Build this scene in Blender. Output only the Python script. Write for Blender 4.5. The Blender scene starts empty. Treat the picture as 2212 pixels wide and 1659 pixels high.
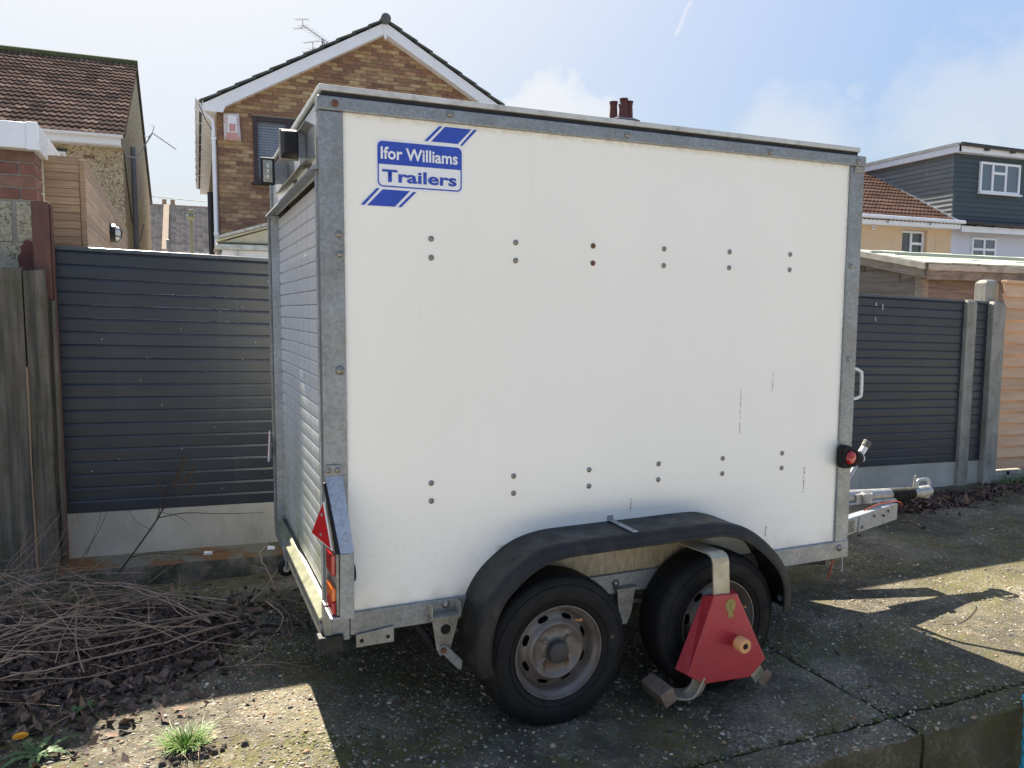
import bpy, bmesh, math, random
import numpy as np
from math import sin, cos, pi, radians, sqrt, atan2
from mathutils import Vector, Matrix, noise

random.seed(7)
rng = np.random.default_rng(11)
SC = bpy.context.scene
COL = SC.collection

# ------------------------------------------------------------------ camera
YAW, PITCH, ROLL = 0.4057, 0.0918, 0.0054
CAM_LOC = Vector((-0.4574, -2.6238, 1.5277))
cam_d = bpy.data.cameras.new('camera')
cam_d.sensor_width = 36.0
cam_d.lens = 3061.26 / 4032 * 36.0
cam_d.clip_start = 0.05
cam_d.clip_end = 2000
cam = bpy.data.objects.new('camera', cam_d)
COL.objects.link(cam)
fw = Vector((sin(YAW) * cos(PITCH), cos(YAW) * cos(PITCH), -sin(PITCH)))
rt = Vector((cos(YAW), -sin(YAW), 0))
up = rt.cross(fw)
r2 = rt * cos(ROLL) + up * sin(ROLL)
u2 = -rt * sin(ROLL) + up * cos(ROLL)
cam.matrix_world = Matrix(((r2.x, u2.x, -fw.x, CAM_LOC.x), (r2.y, u2.y, -fw.y, CAM_LOC.y),
                           (r2.z, u2.z, -fw.z, CAM_LOC.z), (0, 0, 0, 1)))
SC.camera = cam

# ------------------------------------------------------------------ world, sun, exposure
SUN_ELEV = radians(44.0)
SUN_AZ = radians(-4.0)            # measured from +Y toward +X
SKY_STRENGTH = 0.10
SUN_STRENGTH = 5.0
SC.view_settings.view_transform = 'Standard'
SC.view_settings.look = 'None'
SC.view_settings.exposure = 1.75
SC.view_settings.gamma = 1.0
SC.view_settings.use_curve_mapping = False


class NT:
    """small wrapper round a node tree"""
    def __init__(s, nt): s.nt = nt
    def n(s, t, **kw):
        nd = s.nt.nodes.new(t)
        for k, v in kw.items(): setattr(nd, k, v)
        return nd
    def l(s, a, b): s.nt.links.new(a, b)
    def inp(s, sock, v):
        if isinstance(v, bpy.types.NodeSocket): s.l(v, sock)
        else:
            if hasattr(sock, 'default_value'):
                try: sock.default_value = v
                except Exception: sock.default_value = (*v, 1.0)
    def math(s, op, a, b=0.0, c=0.0, clamp=False):
        m = s.n('ShaderNodeMath', operation=op, use_clamp=clamp)
        s.inp(m.inputs[0], a); s.inp(m.inputs[1], b); s.inp(m.inputs[2], c)
        return m.outputs[0]
    def vmath(s, op, a, b=(0, 0, 0)):
        m = s.n('ShaderNodeVectorMath', operation=op)
        s.inp(m.inputs[0], a); s.inp(m.inputs[1], b)
        return m.outputs['Value'] if op in ('DOT_PRODUCT', 'LENGTH') else m.outputs[0]
    def mix(s, f, a, b, mode='MIX'):
        m = s.n('ShaderNodeMix', data_type='RGBA', blend_type=mode)
        s.inp(m.inputs[0], f)
        for k, v in ((6, a), (7, b)):
            if isinstance(v, bpy.types.NodeSocket): s.l(v, m.inputs[k])
            else: m.inputs[k].default_value = (v[0], v[1], v[2], 1)
        return m.outputs[2]
    def noise(s, vec, scale, detail=4, rough=.55, dist=0.0, out=0):
        m = s.n('ShaderNodeTexNoise')
        s.l(vec, m.inputs['Vector'])
        m.inputs['Scale'].default_value = scale; m.inputs['Detail'].default_value = detail
        m.inputs['Roughness'].default_value = rough; m.inputs['Distortion'].default_value = dist
        return m.outputs[out]
    def voro(s, vec, scale, feature='F1', rnd=1.0):
        m = s.n('ShaderNodeTexVoronoi', feature=feature)
        s.l(vec, m.inputs['Vector']); m.inputs['Scale'].default_value = scale
        m.inputs['Randomness'].default_value = rnd
        return m
    def ramp(s, f, stops, interp='LINEAR'):
        m = s.n('ShaderNodeValToRGB'); m.color_ramp.interpolation = interp
        els = m.color_ramp.elements
        while len(els) > 1: els.remove(els[-1])
        for i, (p, c) in enumerate(stops):
            e = els[0] if i == 0 else els.new(p)
            e.position = p
            c = (c, c, c) if isinstance(c, (int, float)) else c
            e.color = (c[0], c[1], c[2], 1)
        s.l(f, m.inputs[0])
        return m.outputs[0]
    def mapr(s, v, a, b, c=0.0, d=1.0, smooth=False):
        m = s.n('ShaderNodeMapRange'); m.clamp = True
        if smooth: m.interpolation_type = 'SMOOTHSTEP'
        s.inp(m.inputs[0], v)
        for i, x in enumerate((a, b, c, d)): m.inputs[i + 1].default_value = x
        return m.outputs[0]


world = bpy.data.worlds.new('World')
SC.world = world
world.use_nodes = True
wt = NT(world.node_tree)
world.node_tree.nodes.clear()
sky = wt.n('ShaderNodeTexSky', sky_type='NISHITA')
sky.sun_disc = False
sky.sun_elevation = SUN_ELEV
sky.sun_rotation = SUN_AZ
sky.air_density = 1.25
sky.dust_density = 0.7
sky.ozone_density = 2.0
# thin high haze evens the sky out: bright parts are held back, deep blue parts lifted
lum = wt.vmath('DOT_PRODUCT', sky.outputs[0], (.25, .60, .15))
hz = wt.math('POWER', wt.math('DIVIDE', 1.25, wt.math('MAXIMUM', lum, .05)), .72)
hzc = wt.n('ShaderNodeCombineXYZ')
for i, k in enumerate((.98, .97, 1.04)): wt.l(wt.math('MULTIPLY', hz, k), hzc.inputs[i])
sky_even = wt.mix(1.0, sky.outputs[0], hzc.outputs[0], 'MULTIPLY')
tc = wt.n('ShaderNodeTexCoord')
wdir = wt.vmath('NORMALIZE', tc.outputs['Generated'])
sep = wt.n('ShaderNodeSeparateXYZ'); wt.l(wdir, sep.inputs[0])
# cloud layer: flattened coordinates so that clouds compress to the horizon
zc = wt.math('ADD', wt.math('MAXIMUM', sep.outputs[2], 0.0), 0.22)
cx = wt.math('DIVIDE', sep.outputs[0], zc); cy = wt.math('DIVIDE', sep.outputs[1], zc)
comb = wt.n('ShaderNodeCombineXYZ'); wt.l(cx, comb.inputs[0]); wt.l(cy, comb.inputs[1])
comb.inputs[2].default_value = 3.7
veil = wt.mapr(wt.noise(comb.outputs[0], 0.9, 5, .55, .4), .46, .80, 0.02, .45, True)
# low cumulus: band near the horizon, round shapes in direction space
cum_n = wt.noise(wt.vmath('MULTIPLY', wdir, (1, 1, 1.7)), 4.3, 6, .56, .15)
band = wt.math('MULTIPLY', wt.mapr(sep.outputs[2], 0.02, .10, 0, 1), wt.mapr(sep.outputs[2], .16, .34, 1, 0))
cum = wt.math('MULTIPLY', wt.mapr(cum_n, .50, .64, 0, .9, True), band)


def pxdir(u, v):
    f = 3061.26 / 4032 * 2212
    d = fw + r2 * ((u - 1106) / f) - u2 * ((v - 829.5) / f)
    return d.normalized()


def puff(u, v, rad, soft, top):
    d = wt.vmath('DOT_PRODUCT', wdir, tuple(pxdir(u, v)))
    ang = wt.math('ARCCOSINE', d)
    dn = wt.math('ADD', ang, wt.math('MULTIPLY', wt.math('SUBTRACT', wt.noise(wdir, 14, 6, .6), .5), .13))
    return wt.mapr(dn, rad, rad + soft, top, 0, True)


# the two cumulus banks seen low over the trailer roof and over the right-hand houses
for (u, v, rad, soft, top) in ((1185, 250, .030, .055, .85), (1280, 268, .018, .045, .8), (1700, 330, .025, .09, .55), (1640, 300, .015, .05, .35), (2090, 290, .03, .10, .5), (2230, 260, .03, .1, .5)):
    cum = wt.math('MAXIMUM', cum, puff(u, v, rad, soft, top))
# contrail: short segment of a great circle
p0, p1 = pxdir(1497, -6), pxdir(1456, 82)
nrm = p0.cross(p1).normalized(); mid = (p0 + p1).normalized(); half = p0.angle(p1) / 2
dpl = wt.math('ABSOLUTE', wt.math('ADD', wt.vmath('DOT_PRODUCT', wdir, tuple(nrm)),
              wt.math('MULTIPLY', wt.math('SUBTRACT', wt.noise(wdir, 40, 3), .5), .006)))
dal = wt.math('ARCCOSINE', wt.vmath('DOT_PRODUCT', wdir, tuple(mid)))
trail = wt.math('MULTIPLY', wt.mapr(dpl, .0, .0066, .68, 0, True), wt.mapr(dal, half * .75, half * 1.15, 1, 0, True))
cl = wt.math('MAXIMUM', wt.math('MAXIMUM', veil, cum), trail)
# sunlit haze: whiter toward the sun
sund = Vector((sin(SUN_AZ) * cos(SUN_ELEV), cos(SUN_AZ) * cos(SUN_ELEV), sin(SUN_ELEV)))
glow = wt.math('POWER', wt.math('MAXIMUM', wt.vmath('DOT_PRODUCT', wdir, tuple(sund)), 0.0), 3.0)
cl = wt.math('MAXIMUM', cl, wt.mapr(glow, .14, .80, 0, .88))
cloud_col = wt.mix(glow, (2.42, 2.48, 2.57), (3.15, 3.15, 3.12))
skycol = wt.mix(cl, sky_even, cloud_col)
bg = wt.n('ShaderNodeBackground'); bg.inputs['Strength'].default_value = SKY_STRENGTH
wt.l(skycol, bg.inputs['Color'])
wo = wt.n('ShaderNodeOutputWorld'); wt.l(bg.outputs[0], wo.inputs[0])

sun_d = bpy.data.lights.new('sun', 'SUN')
sun_d.energy = SUN_STRENGTH
sun_d.angle = radians(0.55)
sun_d.color = (1.0, 0.93, 0.80)
sun = bpy.data.objects.new('sun', sun_d)
COL.objects.link(sun)
sun.rotation_mode = 'QUATERNION'
sun.rotation_quaternion = (-sund).to_track_quat('-Z', 'Y')
sun.location = (0, 20, 20)


# ------------------------------------------------------------------ materials
MATS = {}


def material(name, c1, c2=None, rough=.6, metal=0.0, ns=6.0, stretch=(1, 1, 1), contrast=(.35, .65), bump=.0, bs=80.0,
             bstretch=None, rnd=0.0, pal=None, dirt=None, dirtcol=(.09, .085, .06), spec=.5, extra=None, emit=None,
             island=True, detail=5, trans=0.0, coat=0.0, rvar=.1):
    m = bpy.data.materials.new(name); m.use_nodes = True
    t = NT(m.node_tree); nodes = m.node_tree.nodes
    b = nodes['Principled BSDF']
    tcn = t.n('ShaderNodeTexCoord')
    oi = t.n('ShaderNodeObjectInfo')
    if island:
        geo = t.n('ShaderNodeNewGeometry')
        r = t.math('FRACT', t.math('ADD', geo.outputs['Random Per Island'], oi.outputs['Random']))
    else:
        r = oi.outputs['Random']
    off = t.n('ShaderNodeCombineXYZ')
    rr = t.math('MULTIPLY', r, 37.0) if rnd > 0 or pal else t.math('MULTIPLY', r, 0.0)
    for i in range(3): t.l(rr, off.inputs[i])
    vec = t.vmath('ADD', tcn.outputs['Object'], off.outputs[0])
    sv = t.vmath('MULTIPLY', vec, stretch)
    if pal:
        base = t.ramp(r, [(i / len(pal), c) for i, c in enumerate(pal)], 'CONSTANT')
        base2 = t.mix(1.0, base, c2 or (.8, .8, .8), 'MULTIPLY')
    else:
        base = c1
        base2 = c2 or tuple(x * .8 for x in c1)
    nf = t.noise(sv, ns, detail, .6)
    f = t.mapr(nf, contrast[0], contrast[1])
    colr = t.mix(f, base, base2)
    if rnd > 0:
        rb = t.math('FRACT', t.math('MULTIPLY', r, 7.31))
        k = t.mapr(rb, 0, 1, 1 - rnd, 1 + rnd)
        cmb = t.n('ShaderNodeCombineXYZ')
        for i in range(3): t.l(k, cmb.inputs[i])
        colr = t.mix(1.0, colr, cmb.outputs[0], 'MULTIPLY')
    if dirt:
        dn = t.noise(tcn.outputs['Object'], dirt[0], 6, .65)
        colr = t.mix(t.mapr(dn, dirt[1], dirt[2], 0, dirt[3]), colr, dirtcol)
    env = dict(t=t, tc=tcn, vec=vec, sv=sv, r=r, b=b, nf=nf)
    if extra: colr = extra(env, colr) or colr
    t.inp(b.inputs['Base Color'], colr) if not isinstance(colr, bpy.types.NodeSocket) else t.l(colr, b.inputs['Base Color'])
    rgh = t.mapr(t.noise(sv, ns * 2.3, 3), .3, .7, max(0.02, rough - rvar), min(1, rough + rvar))
    t.l(rgh, b.inputs['Roughness'])
    b.inputs['Metallic'].default_value = metal
    b.inputs['Specular IOR Level'].default_value = spec
    b.inputs['Coat Weight'].default_value = coat
    if trans: b.inputs['Transmission Weight'].default_value = trans
    if bump > 0 and 'height' not in env:
        bv = t.vmath('MULTIPLY', vec, bstretch or stretch)
        env['height'] = t.noise(bv, bs, 4, .6)
    if 'height' in env and bump > 0:
        bn = t.n('ShaderNodeBump'); bn.inputs['Strength'].default_value = bump
        bn.inputs['Distance'].default_value = env.get('bdist', .01)
        t.l(env['height'], bn.inputs['Height']); t.l(bn.outputs[0], b.inputs['Normal'])
    MATS[name] = m
    return m


def ex_galv(env, colr):
    t = env['t']
    v = t.voro(t.vmath('ADD', t.vmath('MULTIPLY', env['tc'].outputs['Object'], (1, 1, 1)),
                       t.vmath('MULTIPLY', t.noise(env['tc'].outputs['Object'], 45, 2, out=1), (.008, .008, .008))), 105)
    s = t.n('ShaderNodeSeparateColor'); t.l(v.outputs['Color'], s.inputs[0])
    k = t.mapr(s.outputs[0], 0, 1, .84, 1.13)
    c = t.n('ShaderNodeCombineXYZ'); [t.l(k, c.inputs[i]) for i in range(3)]
    return t.mix(1.0, colr, c.outputs[0], 'MULTIPLY')


def ex_panel(env, colr):
    # scuffs, run-down stains and grime that belong to the board itself
    t = env['t']; o = env['tc'].outputs['Object']
    st = t.noise(t.vmath('MULTIPLY', o, (26, 1, 1.1)), 1.0, 5, .7)
    m1 = t.math('MULTIPLY', t.mapr(st, .60, .85, 0, .16), 1.0)
    colr = t.mix(m1, colr, (.40, .36, .27))
    sc = t.noise(t.vmath('MULTIPLY', o, (9, 1, 13)), 1.6, 8, .75)
    patch = t.noise(o, 2.3, 2)
    m2 = t.math('MULTIPLY', t.mapr(sc, .66, .72, 0, .45), t.mapr(patch, .52, .66, 0, 1))
    colr = t.mix(m2, colr, (.28, .27, .25))
    sx = t.n('ShaderNodeSeparateXYZ'); t.l(o, sx.inputs[0])
    edge = t.math('MAXIMUM', t.mapr(sx.outputs[2], 2.155, 2.178, 0, 1), t.math('MAXIMUM', t.mapr(sx.outputs[0], 2.268, 2.284, 0, 1), t.mapr(sx.outputs[0], .070, .060, 0, 1)))
    colr = t.mix(t.math('MULTIPLY', edge, t.mapr(t.noise(o, 34, 5, .7), .42, .62, 0, .5)), colr, (.42, .35, .24))
    big = t.noise(t.vmath('MULTIPLY', o, (1.4, 1, .8)), 1.0, 4, .6)
    colr = t.mix(t.mapr(big, .35, .68, 0, .10), colr, (.62, .60, .55))
    spray = t.math('MULTIPLY', t.mapr(sx.outputs[2], .95, .70, 0, .16), t.mapr(t.noise(o, 60, 4, .75), .52, .68))
    colr = t.mix(spray, colr, (.50, .46, .38))
    # grime along the lower rail and the muddy strip behind the wheels
    low = t.math('MULTIPLY', t.mapr(sx.outputs[2], .56, .48, 0, .5), t.mapr(t.noise(o, 11, 5), .4, .65))
    colr = t.mix(low, colr, (.42, .37, .26))
    w = t.math('MULTIPLY', t.mapr(sx.outputs[2], .665, .655, 0, 1), t.mapr(sx.outputs[0], .60, .66, 0, 1))
    w = t.math('MULTIPLY', w, t.mapr(sx.outputs[0], 1.60, 1.54, 0, 1))
    mud = t.mix(t.mapr(t.noise(t.vmath('MULTIPLY', o, (3, 1, 1)), 18, 6, .7), .35, .65), (.40, .33, .20), (.20, .15, .085))
    colr = t.mix(t.math('MULTIPLY', w, .93), colr, mud)
    return colr


def ex_roller(env, colr):
    t = env['t']; o = env['tc'].outputs['Object']
    geo = t.n('ShaderNodeNewGeometry')
    sx = t.n('ShaderNodeSeparateXYZ'); t.l(geo.outputs['Position'], sx.inputs[0])
    al = t.math('MULTIPLY', t.mapr(sx.outputs[2], 1.3, .5, 0, .85), t.mapr(t.noise(geo.outputs['Position'], 5, 5, .6), .3, .62, .25, 1))
    return t.mix(al, colr, (.36, .37, .20))


def ex_concrete(env, colr):
    t = env['t']; o = env['tc'].outputs['Object']; b = env['b']
    warp = t.vmath('ADD', o, t.vmath('MULTIPLY', t.noise(o, 60, 2, out=1), (.01, .01, .0)))
    v1 = t.voro(warp, 62); v2 = t.voro(warp, 130)
    s1 = t.n('ShaderNodeSeparateColor'); t.l(v1.outputs['Color'], s1.inputs[0])
    s2 = t.n('ShaderNodeSeparateColor'); t.l(v2.outputs['Color'], s2.inputs[0])
    pal = [(0, (.10, .085, .065)), (.2, (.22, .18, .12)), (.4, (.34, .26, .16)), (.55, (.15, .14, .125)), (.7, (.42, .37, .28)), (.85, (.27, .15, .085)), (.94, (.60, .56, .47))]
    peb1 = t.ramp(s1.outputs[0], pal, 'CONSTANT'); peb2 = t.ramp(s2.outputs[0], pal, 'CONSTANT')
    k1 = t.math('MULTIPLY', t.mapr(v1.outputs['Distance'], .52, .40, 0, 1), t.mapr(s1.outputs[1], .35, .4, 0, 1))
    k2 = t.math('MULTIPLY', t.mapr(v2.outputs['Distance'], .55, .42, 0, 1), t.mapr(s2.outputs[1], .25, .3, 0, 1))
    mort = t.mix(t.mapr(t.noise(o, 7, 6, .65), .35, .65), (.150, .132, .094), (.25, .216, .150))
    wornm = t.mapr(t.noise(t.vmath('ADD', o, (2, 7, 0)), 1.7, 5, .65), .36, .58, .50, 1.0, True)
    c = t.mix(t.math('MULTIPLY', k2, wornm), mort, peb2); c = t.mix(t.math('MULTIPLY', k1, wornm), c, peb1)
    # black algae film, moss and bare worn patches
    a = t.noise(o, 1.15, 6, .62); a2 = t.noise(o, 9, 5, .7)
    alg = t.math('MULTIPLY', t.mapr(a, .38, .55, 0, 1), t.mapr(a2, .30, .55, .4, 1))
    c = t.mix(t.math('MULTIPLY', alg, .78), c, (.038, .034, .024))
    ms = t.noise(t.vmath('ADD', o, (5, 3, 0)), 1.9, 6, .68)
    mm = t.math('MULTIPLY', t.mapr(ms, .44, .57, 0, .88), t.mapr(t.noise(o, 28, 4, .7), .38, .6))
    c = t.mix(mm, c, t.mix(t.noise(o, 40, 2), (.062, .062, .016), (.145, .128, .036)))
    rs = t.noise(t.vmath('ADD', o, (9, -4, 0)), 2.6, 5, .6)
    c = t.mix(t.math('MULTIPLY', t.mapr(rs, .62, .74, 0, .5), t.mapr(a2, .4, .6)), c, (.14, .06, .022))
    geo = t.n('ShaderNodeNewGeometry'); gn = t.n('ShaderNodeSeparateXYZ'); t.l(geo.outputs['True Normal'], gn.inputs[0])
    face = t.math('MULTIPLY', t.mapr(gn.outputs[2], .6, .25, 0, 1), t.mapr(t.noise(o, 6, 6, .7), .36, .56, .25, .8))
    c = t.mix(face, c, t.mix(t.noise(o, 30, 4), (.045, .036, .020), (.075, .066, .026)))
    h = t.math('ADD', t.math('MULTIPLY', k1, t.mapr(v1.outputs['Distance'], 0, .5, 1, .2)), t.math('MULTIPLY', k2, .5))
    h = t.math('ADD', h, t.math('MULTIPLY', t.noise(o, 150, 4, .7), .6))
    env['height'] = h; env['bdist'] = .006
    return c


def ex_wood(env, colr):
    t = env['t']
    w = t.n('ShaderNodeTexWave', wave_type='BANDS', bands_direction='Z')
    w.inputs['Scale'].default_value = env.get('wscale', 1.0); w.inputs['Distortion'].default_value = 6
    w.inputs['Detail'].default_value = 3; w.inputs['Detail Scale'].default_value = 1.4
    t.l(env['sv'], w.inputs['Vector'])
    return t.mix(t.mapr(w.outputs['Fac'], .45, 1.0, 0, .38), colr, t.mix(1.0, colr, (.55, .48, .42), 'MULTIPLY'))


def ex_dash(env, colr):
    t = env['t']; o = env['tc'].outputs['Object']
    v = t.voro(o, 32); s = t.n('ShaderNodeSeparateColor'); t.l(v.outputs['Color'], s.inputs[0])
    c = t.ramp(s.outputs[0], [(0, (.42, .33, .20)), (.25, (.53, .43, .28)), (.5, (.30, .23, .14)), (.68, (.62, .53, .38)), (.88, (.14, .11, .075))], 'CONSTANT')
    env['height'] = t.mapr(v.outputs['Distance'], 0, .6, 1, 0); env['bdist'] = .02
    return t.mix(.8, colr, c)


def ex_block(env, colr):
    t = env['t']; o = env['vec']
    v = t.voro(o, 90); s = t.n('ShaderNodeSeparateColor'); t.l(v.outputs['Color'], s.inputs[0])
    c = t.ramp(s.outputs[0], [(0, (.36, .34, .26)), (.4, (.46, .42, .31)), (.7, (.28, .25, .17)), (.88, (.13, .12, .09))], 'CONSTANT')
    env['height'] = t.noise(o, 120, 3); env['bdist'] = .01
    return t.mix(.75, colr, c)


def ex_pits(env, colr):
    t = env['t']; o = env['tc'].outputs['Object']
    v = t.voro(t.vmath('MULTIPLY', o, (1, 1, 1.9)), 26)
    s = t.n('ShaderNodeSeparateColor'); t.l(v.outputs['Color'], s.inputs[0])
    pit = t.math('MULTIPLY', t.mapr(v.outputs['Distance'], .20, .10), t.mapr(s.outputs[0], .55, .6))
    env['height'] = t.math('SUBTRACT', t.math('MULTIPLY', t.noise(o, 200, 3), .25), pit); env['bdist'] = .008
    st = t.noise(t.vmath('MULTIPLY', o, (6, 6, 1)), 2.2, 5, .7)
    return t.mix(t.mapr(st, .55, .75, 0, .35), colr, (.20, .17, .11))


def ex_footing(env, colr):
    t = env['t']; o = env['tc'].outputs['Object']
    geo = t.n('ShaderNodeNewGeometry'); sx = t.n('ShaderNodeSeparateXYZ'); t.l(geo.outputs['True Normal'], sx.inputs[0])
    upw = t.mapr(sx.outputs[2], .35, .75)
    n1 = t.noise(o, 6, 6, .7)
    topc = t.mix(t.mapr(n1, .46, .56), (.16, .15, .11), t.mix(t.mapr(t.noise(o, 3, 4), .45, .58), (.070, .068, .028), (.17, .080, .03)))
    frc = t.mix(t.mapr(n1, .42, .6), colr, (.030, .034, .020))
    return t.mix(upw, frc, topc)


def ex_slat(env, colr):
    # dust and faint run marks that cross the slats
    t = env['t']; geo = t.n('ShaderNodeNewGeometry'); p = geo.outputs['Position']
    st = t.noise(t.vmath('MULTIPLY', p, (9, 1, .9)), 1.0, 5, .7)
    du = t.noise(p, 2.1, 4, .6)
    c = t.mix(t.mapr(st, .52, .75, 0, .18), colr, (.08, .085, .09))
    return t.mix(t.mapr(du, .45, .7, 0, .12), c, (.075, .075, .078))


def ex_tyre(env, colr):
    t = env['t']; o = env['tc'].outputs['Object']
    return t.mix(t.mapr(t.noise(o, 14, 5, .7), .5, .75, 0, .15), colr, (.045, .042, .036))


def ex_rusty(env, colr):
    t = env['t']; o = env['tc'].outputs['Object']
    return t.mix(t.mapr(t.noise(o, 22, 6, .7), .64, .72, 0, .7), colr, t.mix(t.noise(o, 60, 3), (.16, .07, .03), (.28, .15, .07)))


def ex_red(env, colr):
    t = env['t']; o = env['tc'].outputs['Object']
    sc = t.noise(t.vmath('MULTIPLY', o, (30, 30, 8)), 2.0, 6, .7)
    return t.mix(t.mapr(sc, .62, .70, 0, .5), colr, (.50, .27, .26))


material('panel white', (.90, .875, .80), (.88, .855, .785), rough=.34, ns=1.6, bump=.06, bs=2.2, extra=ex_panel, rvar=.06)
material('header grp', (.66, .67, .68), (.58, .585, .58), rough=.5, ns=7, bump=.5, bs=120, dirt=(9, .52, .72, .45))
material('roof skin', (.60, .61, .60), (.46, .47, .45), rough=.5, ns=4, dirt=(12, .5, .7, .5))
material('dark gap', (.03, .03, .028), rough=.8)
material('galv', (.30, .32, .335), (.24, .25, .25), rough=.5, metal=.55, ns=5, extra=ex_galv, dirt=(6, .5, .75, .45), dirtcol=(.22, .20, .14), rvar=.1)
material('galv bright', (.40, .425, .46), (.32, .34, .365), rough=.46, metal=.5, ns=5, extra=ex_galv)
material('galv dirty', (.36, .36, .33), (.25, .24, .20), rough=.6, metal=.35, ns=9, extra=ex_galv, dirt=(14, .45, .7, .6), dirtcol=(.18, .15, .09))
material('roller slat', (.84, .85, .87), (.74, .75, .77), rough=.30, metal=.15, ns=3, stretch=(1, 5, .5), contrast=(.3, .7), extra=ex_roller, island=False, rvar=.04)
material('sill alloy', (.37, .36, .26), (.27, .27, .17), rough=.4, metal=.45, ns=8)
material('black plastic', (.011, .0115, .013), (.018, .018, .018), spec=.3, rough=.5, ns=6, bump=.12, bs=400, dirt=(9, .52, .72, .45), dirtcol=(.075, .07, .045), rvar=.12)
material('black rubber', (.0065, .0065, .007), (.009, .009, .009), spec=.3, rough=.7, ns=10, extra=ex_tyre, bump=.08, bs=200)
material('rim steel', (.20, .178, .160), (.145, .122, .105), rough=.45, metal=.4, ns=13, dirt=(20, .5, .72, .4), dirtcol=(.16, .12, .08), extra=ex_rusty)
material('hub black', (.03, .03, .032), (.06, .05, .045), rough=.6, ns=14, extra=ex_rusty)
material('dark void', (.010, .010, .010), rough=.9)
material('bolt steel', (.34, .34, .32), (.20, .18, .15), rough=.4, metal=.7, ns=60)
material('bolt rust', (.20, .09, .05), (.12, .05, .03), rough=.7, metal=.2, ns=60)
material('decal white', (.82, .82, .82), (.80, .80, .80), rough=.3, ns=4)
material('decal blue', (.022, .060, .40), (.030, .075, .44), rough=.3, ns=20, dirt=(30, .62, .75, .25), dirtcol=(.12, .18, .5))
material('lens red', (.42, .012, .012), (.30, .008, .010), rough=.12, ns=40, coat=.5)
material('lens amber', (.70, .16, .02), (.55, .10, .01), rough=.12, ns=40, coat=.5)
material('lens clear', (.30, .31, .29), (.16, .17, .15), rough=.12, ns=30, coat=.6)
material('reflector red', (.55, .012, .016), (.45, .01, .012), rough=.2, ns=120, coat=.6)
material('white plastic', (.78, .78, .75), (.70, .70, .66), rough=.4, ns=12)
material('clamp red', (.42, .030, .040), (.33, .024, .032), rough=.42, ns=5, extra=ex_red, bump=.05, bs=150, dirt=(18, .55, .75, .35), dirtcol=(.16, .035, .03))
material('clamp plate', (.42, .40, .33), (.30, .28, .20), rough=.42, metal=.6, ns=14, extra=ex_rusty)
material('clamp rust', (.17, .105, .085), (.24, .19, .13), rough=.6, metal=.2, ns=22, extra=ex_rusty)
material('clamp badge', (.34, .25, .075), (.26, .19, .05), rough=.5, ns=60)
material('badge print', (.20, .145, .04), rough=.5)
material('ptfe orange', (.72, .36, .15), (.66, .31, .12), rough=.55, ns=20)
material('cast alloy', (.42, .42, .40), (.30, .295, .27), rough=.45, metal=.5, ns=18, dirt=(16, .5, .7, .5), dirtcol=(.2, .17, .1))
material('orange cord', (.55, .10, .04), rough=.6)
material('yellow label', (.62, .45, .06), (.5, .36, .05), rough=.5, ns=30)
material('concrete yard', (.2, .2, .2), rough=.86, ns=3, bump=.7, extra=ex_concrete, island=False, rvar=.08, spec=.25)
material('pebble', (.3, .3, .3), rough=.7, ns=40, rnd=.35, spec=.3,
         pal=[(.47, .40, .28), (.38, .285, .165), (.33, .28, .21), (.20, .16, .12), (.52, .46, .37), (.25, .135, .078), (.15, .14, .135), (.46, .36, .24), (.30, .28, .25), (.11, .10, .095)])
material('rust weep', (.62, .48, .32), (.70, .60, .46), rough=.6, ns=40)
material('grime', (.30, .26, .21), (.20, .165, .13), rough=.7, ns=60)
material('concrete road', (.47, .43, .36), (.39, .36, .30), rough=.9, ns=8, bump=.4, bs=200)
material('soil', (.075, .055, .040), (.045, .034, .026), rough=.95, ns=5, bump=.5, bs=60)
material('paving', (.34, .31, .27), (.28, .26, .22), rough=.95, ns=6, bump=.5, bs=60)
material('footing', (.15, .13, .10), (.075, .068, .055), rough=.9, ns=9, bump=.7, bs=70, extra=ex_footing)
material('gravel board', (.46, .44, .39), (.36, .345, .30), rough=.85, ns=4, bump=.5, extra=ex_pits)
material('concrete post', (.36, .345, .30), (.24, .225, .19), rough=.9, ns=9, stretch=(1, 1, .3), bump=.4, bs=110, dirt=(7, .5, .7, .6), dirtcol=(.13, .12, .08))
material('composite', (.020, .0275, .040), (.017, .023, .034), rough=.42, ns=2, stretch=(.4, 1, 8), bump=.06, bs=10, bstretch=(1, 1, 90), rvar=.06, rnd=.09, island=False, spec=.55, extra=ex_slat)
material('composite cap', (.06, .075, .09), (.05, .065, .08), rough=.35, ns=4)
material('bird speck', (.75, .75, .72), rough=.7)
material('old board', (.19, .165, .13), (.07, .063, .052), rough=.92, ns=3.2, stretch=(9, 9, .6), bump=.9, bs=10, bstretch=(14, 14, .6), rnd=.12, dirt=(6, .52, .68, .6), dirtcol=(.075, .08, .035))
material('red post', (.155, .068, .054), (.11, .05, .04), rough=.8, ns=8, stretch=(2, 2, .5), bump=.3, bs=40)
material('red paint', (.155, .06, .05), (.11, .046, .038), rough=.85, ns=20, bump=.4, bs=60)
material('pier brick', (.3, .1, .07), (.7, .66, .6), rough=.85, ns=9, bump=.4, bs=90, rnd=.12,
         pal=[(.27, .125, .092), (.24, .115, .09), (.32, .17, .125), (.25, .14, .108)])
material('mortar', (.34, .32, .29), (.26, .245, .22), rough=.92, ns=14, bump=.4, bs=90)
material('block', (.4, .37, .29), (.3, .28, .2), rough=.92, ns=8, bump=.6, extra=ex_block)
material('fresh slat', (.47, .31, .19), (.38, .245, .145), rough=.7, ns=2.2, stretch=(1.6, 9, 16), bump=.3, bs=6, bstretch=(3, 12, 40), rnd=.16, extra=ex_wood, dirt=(3, .55, .7, .35), dirtcol=(.26, .20, .15))
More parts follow.
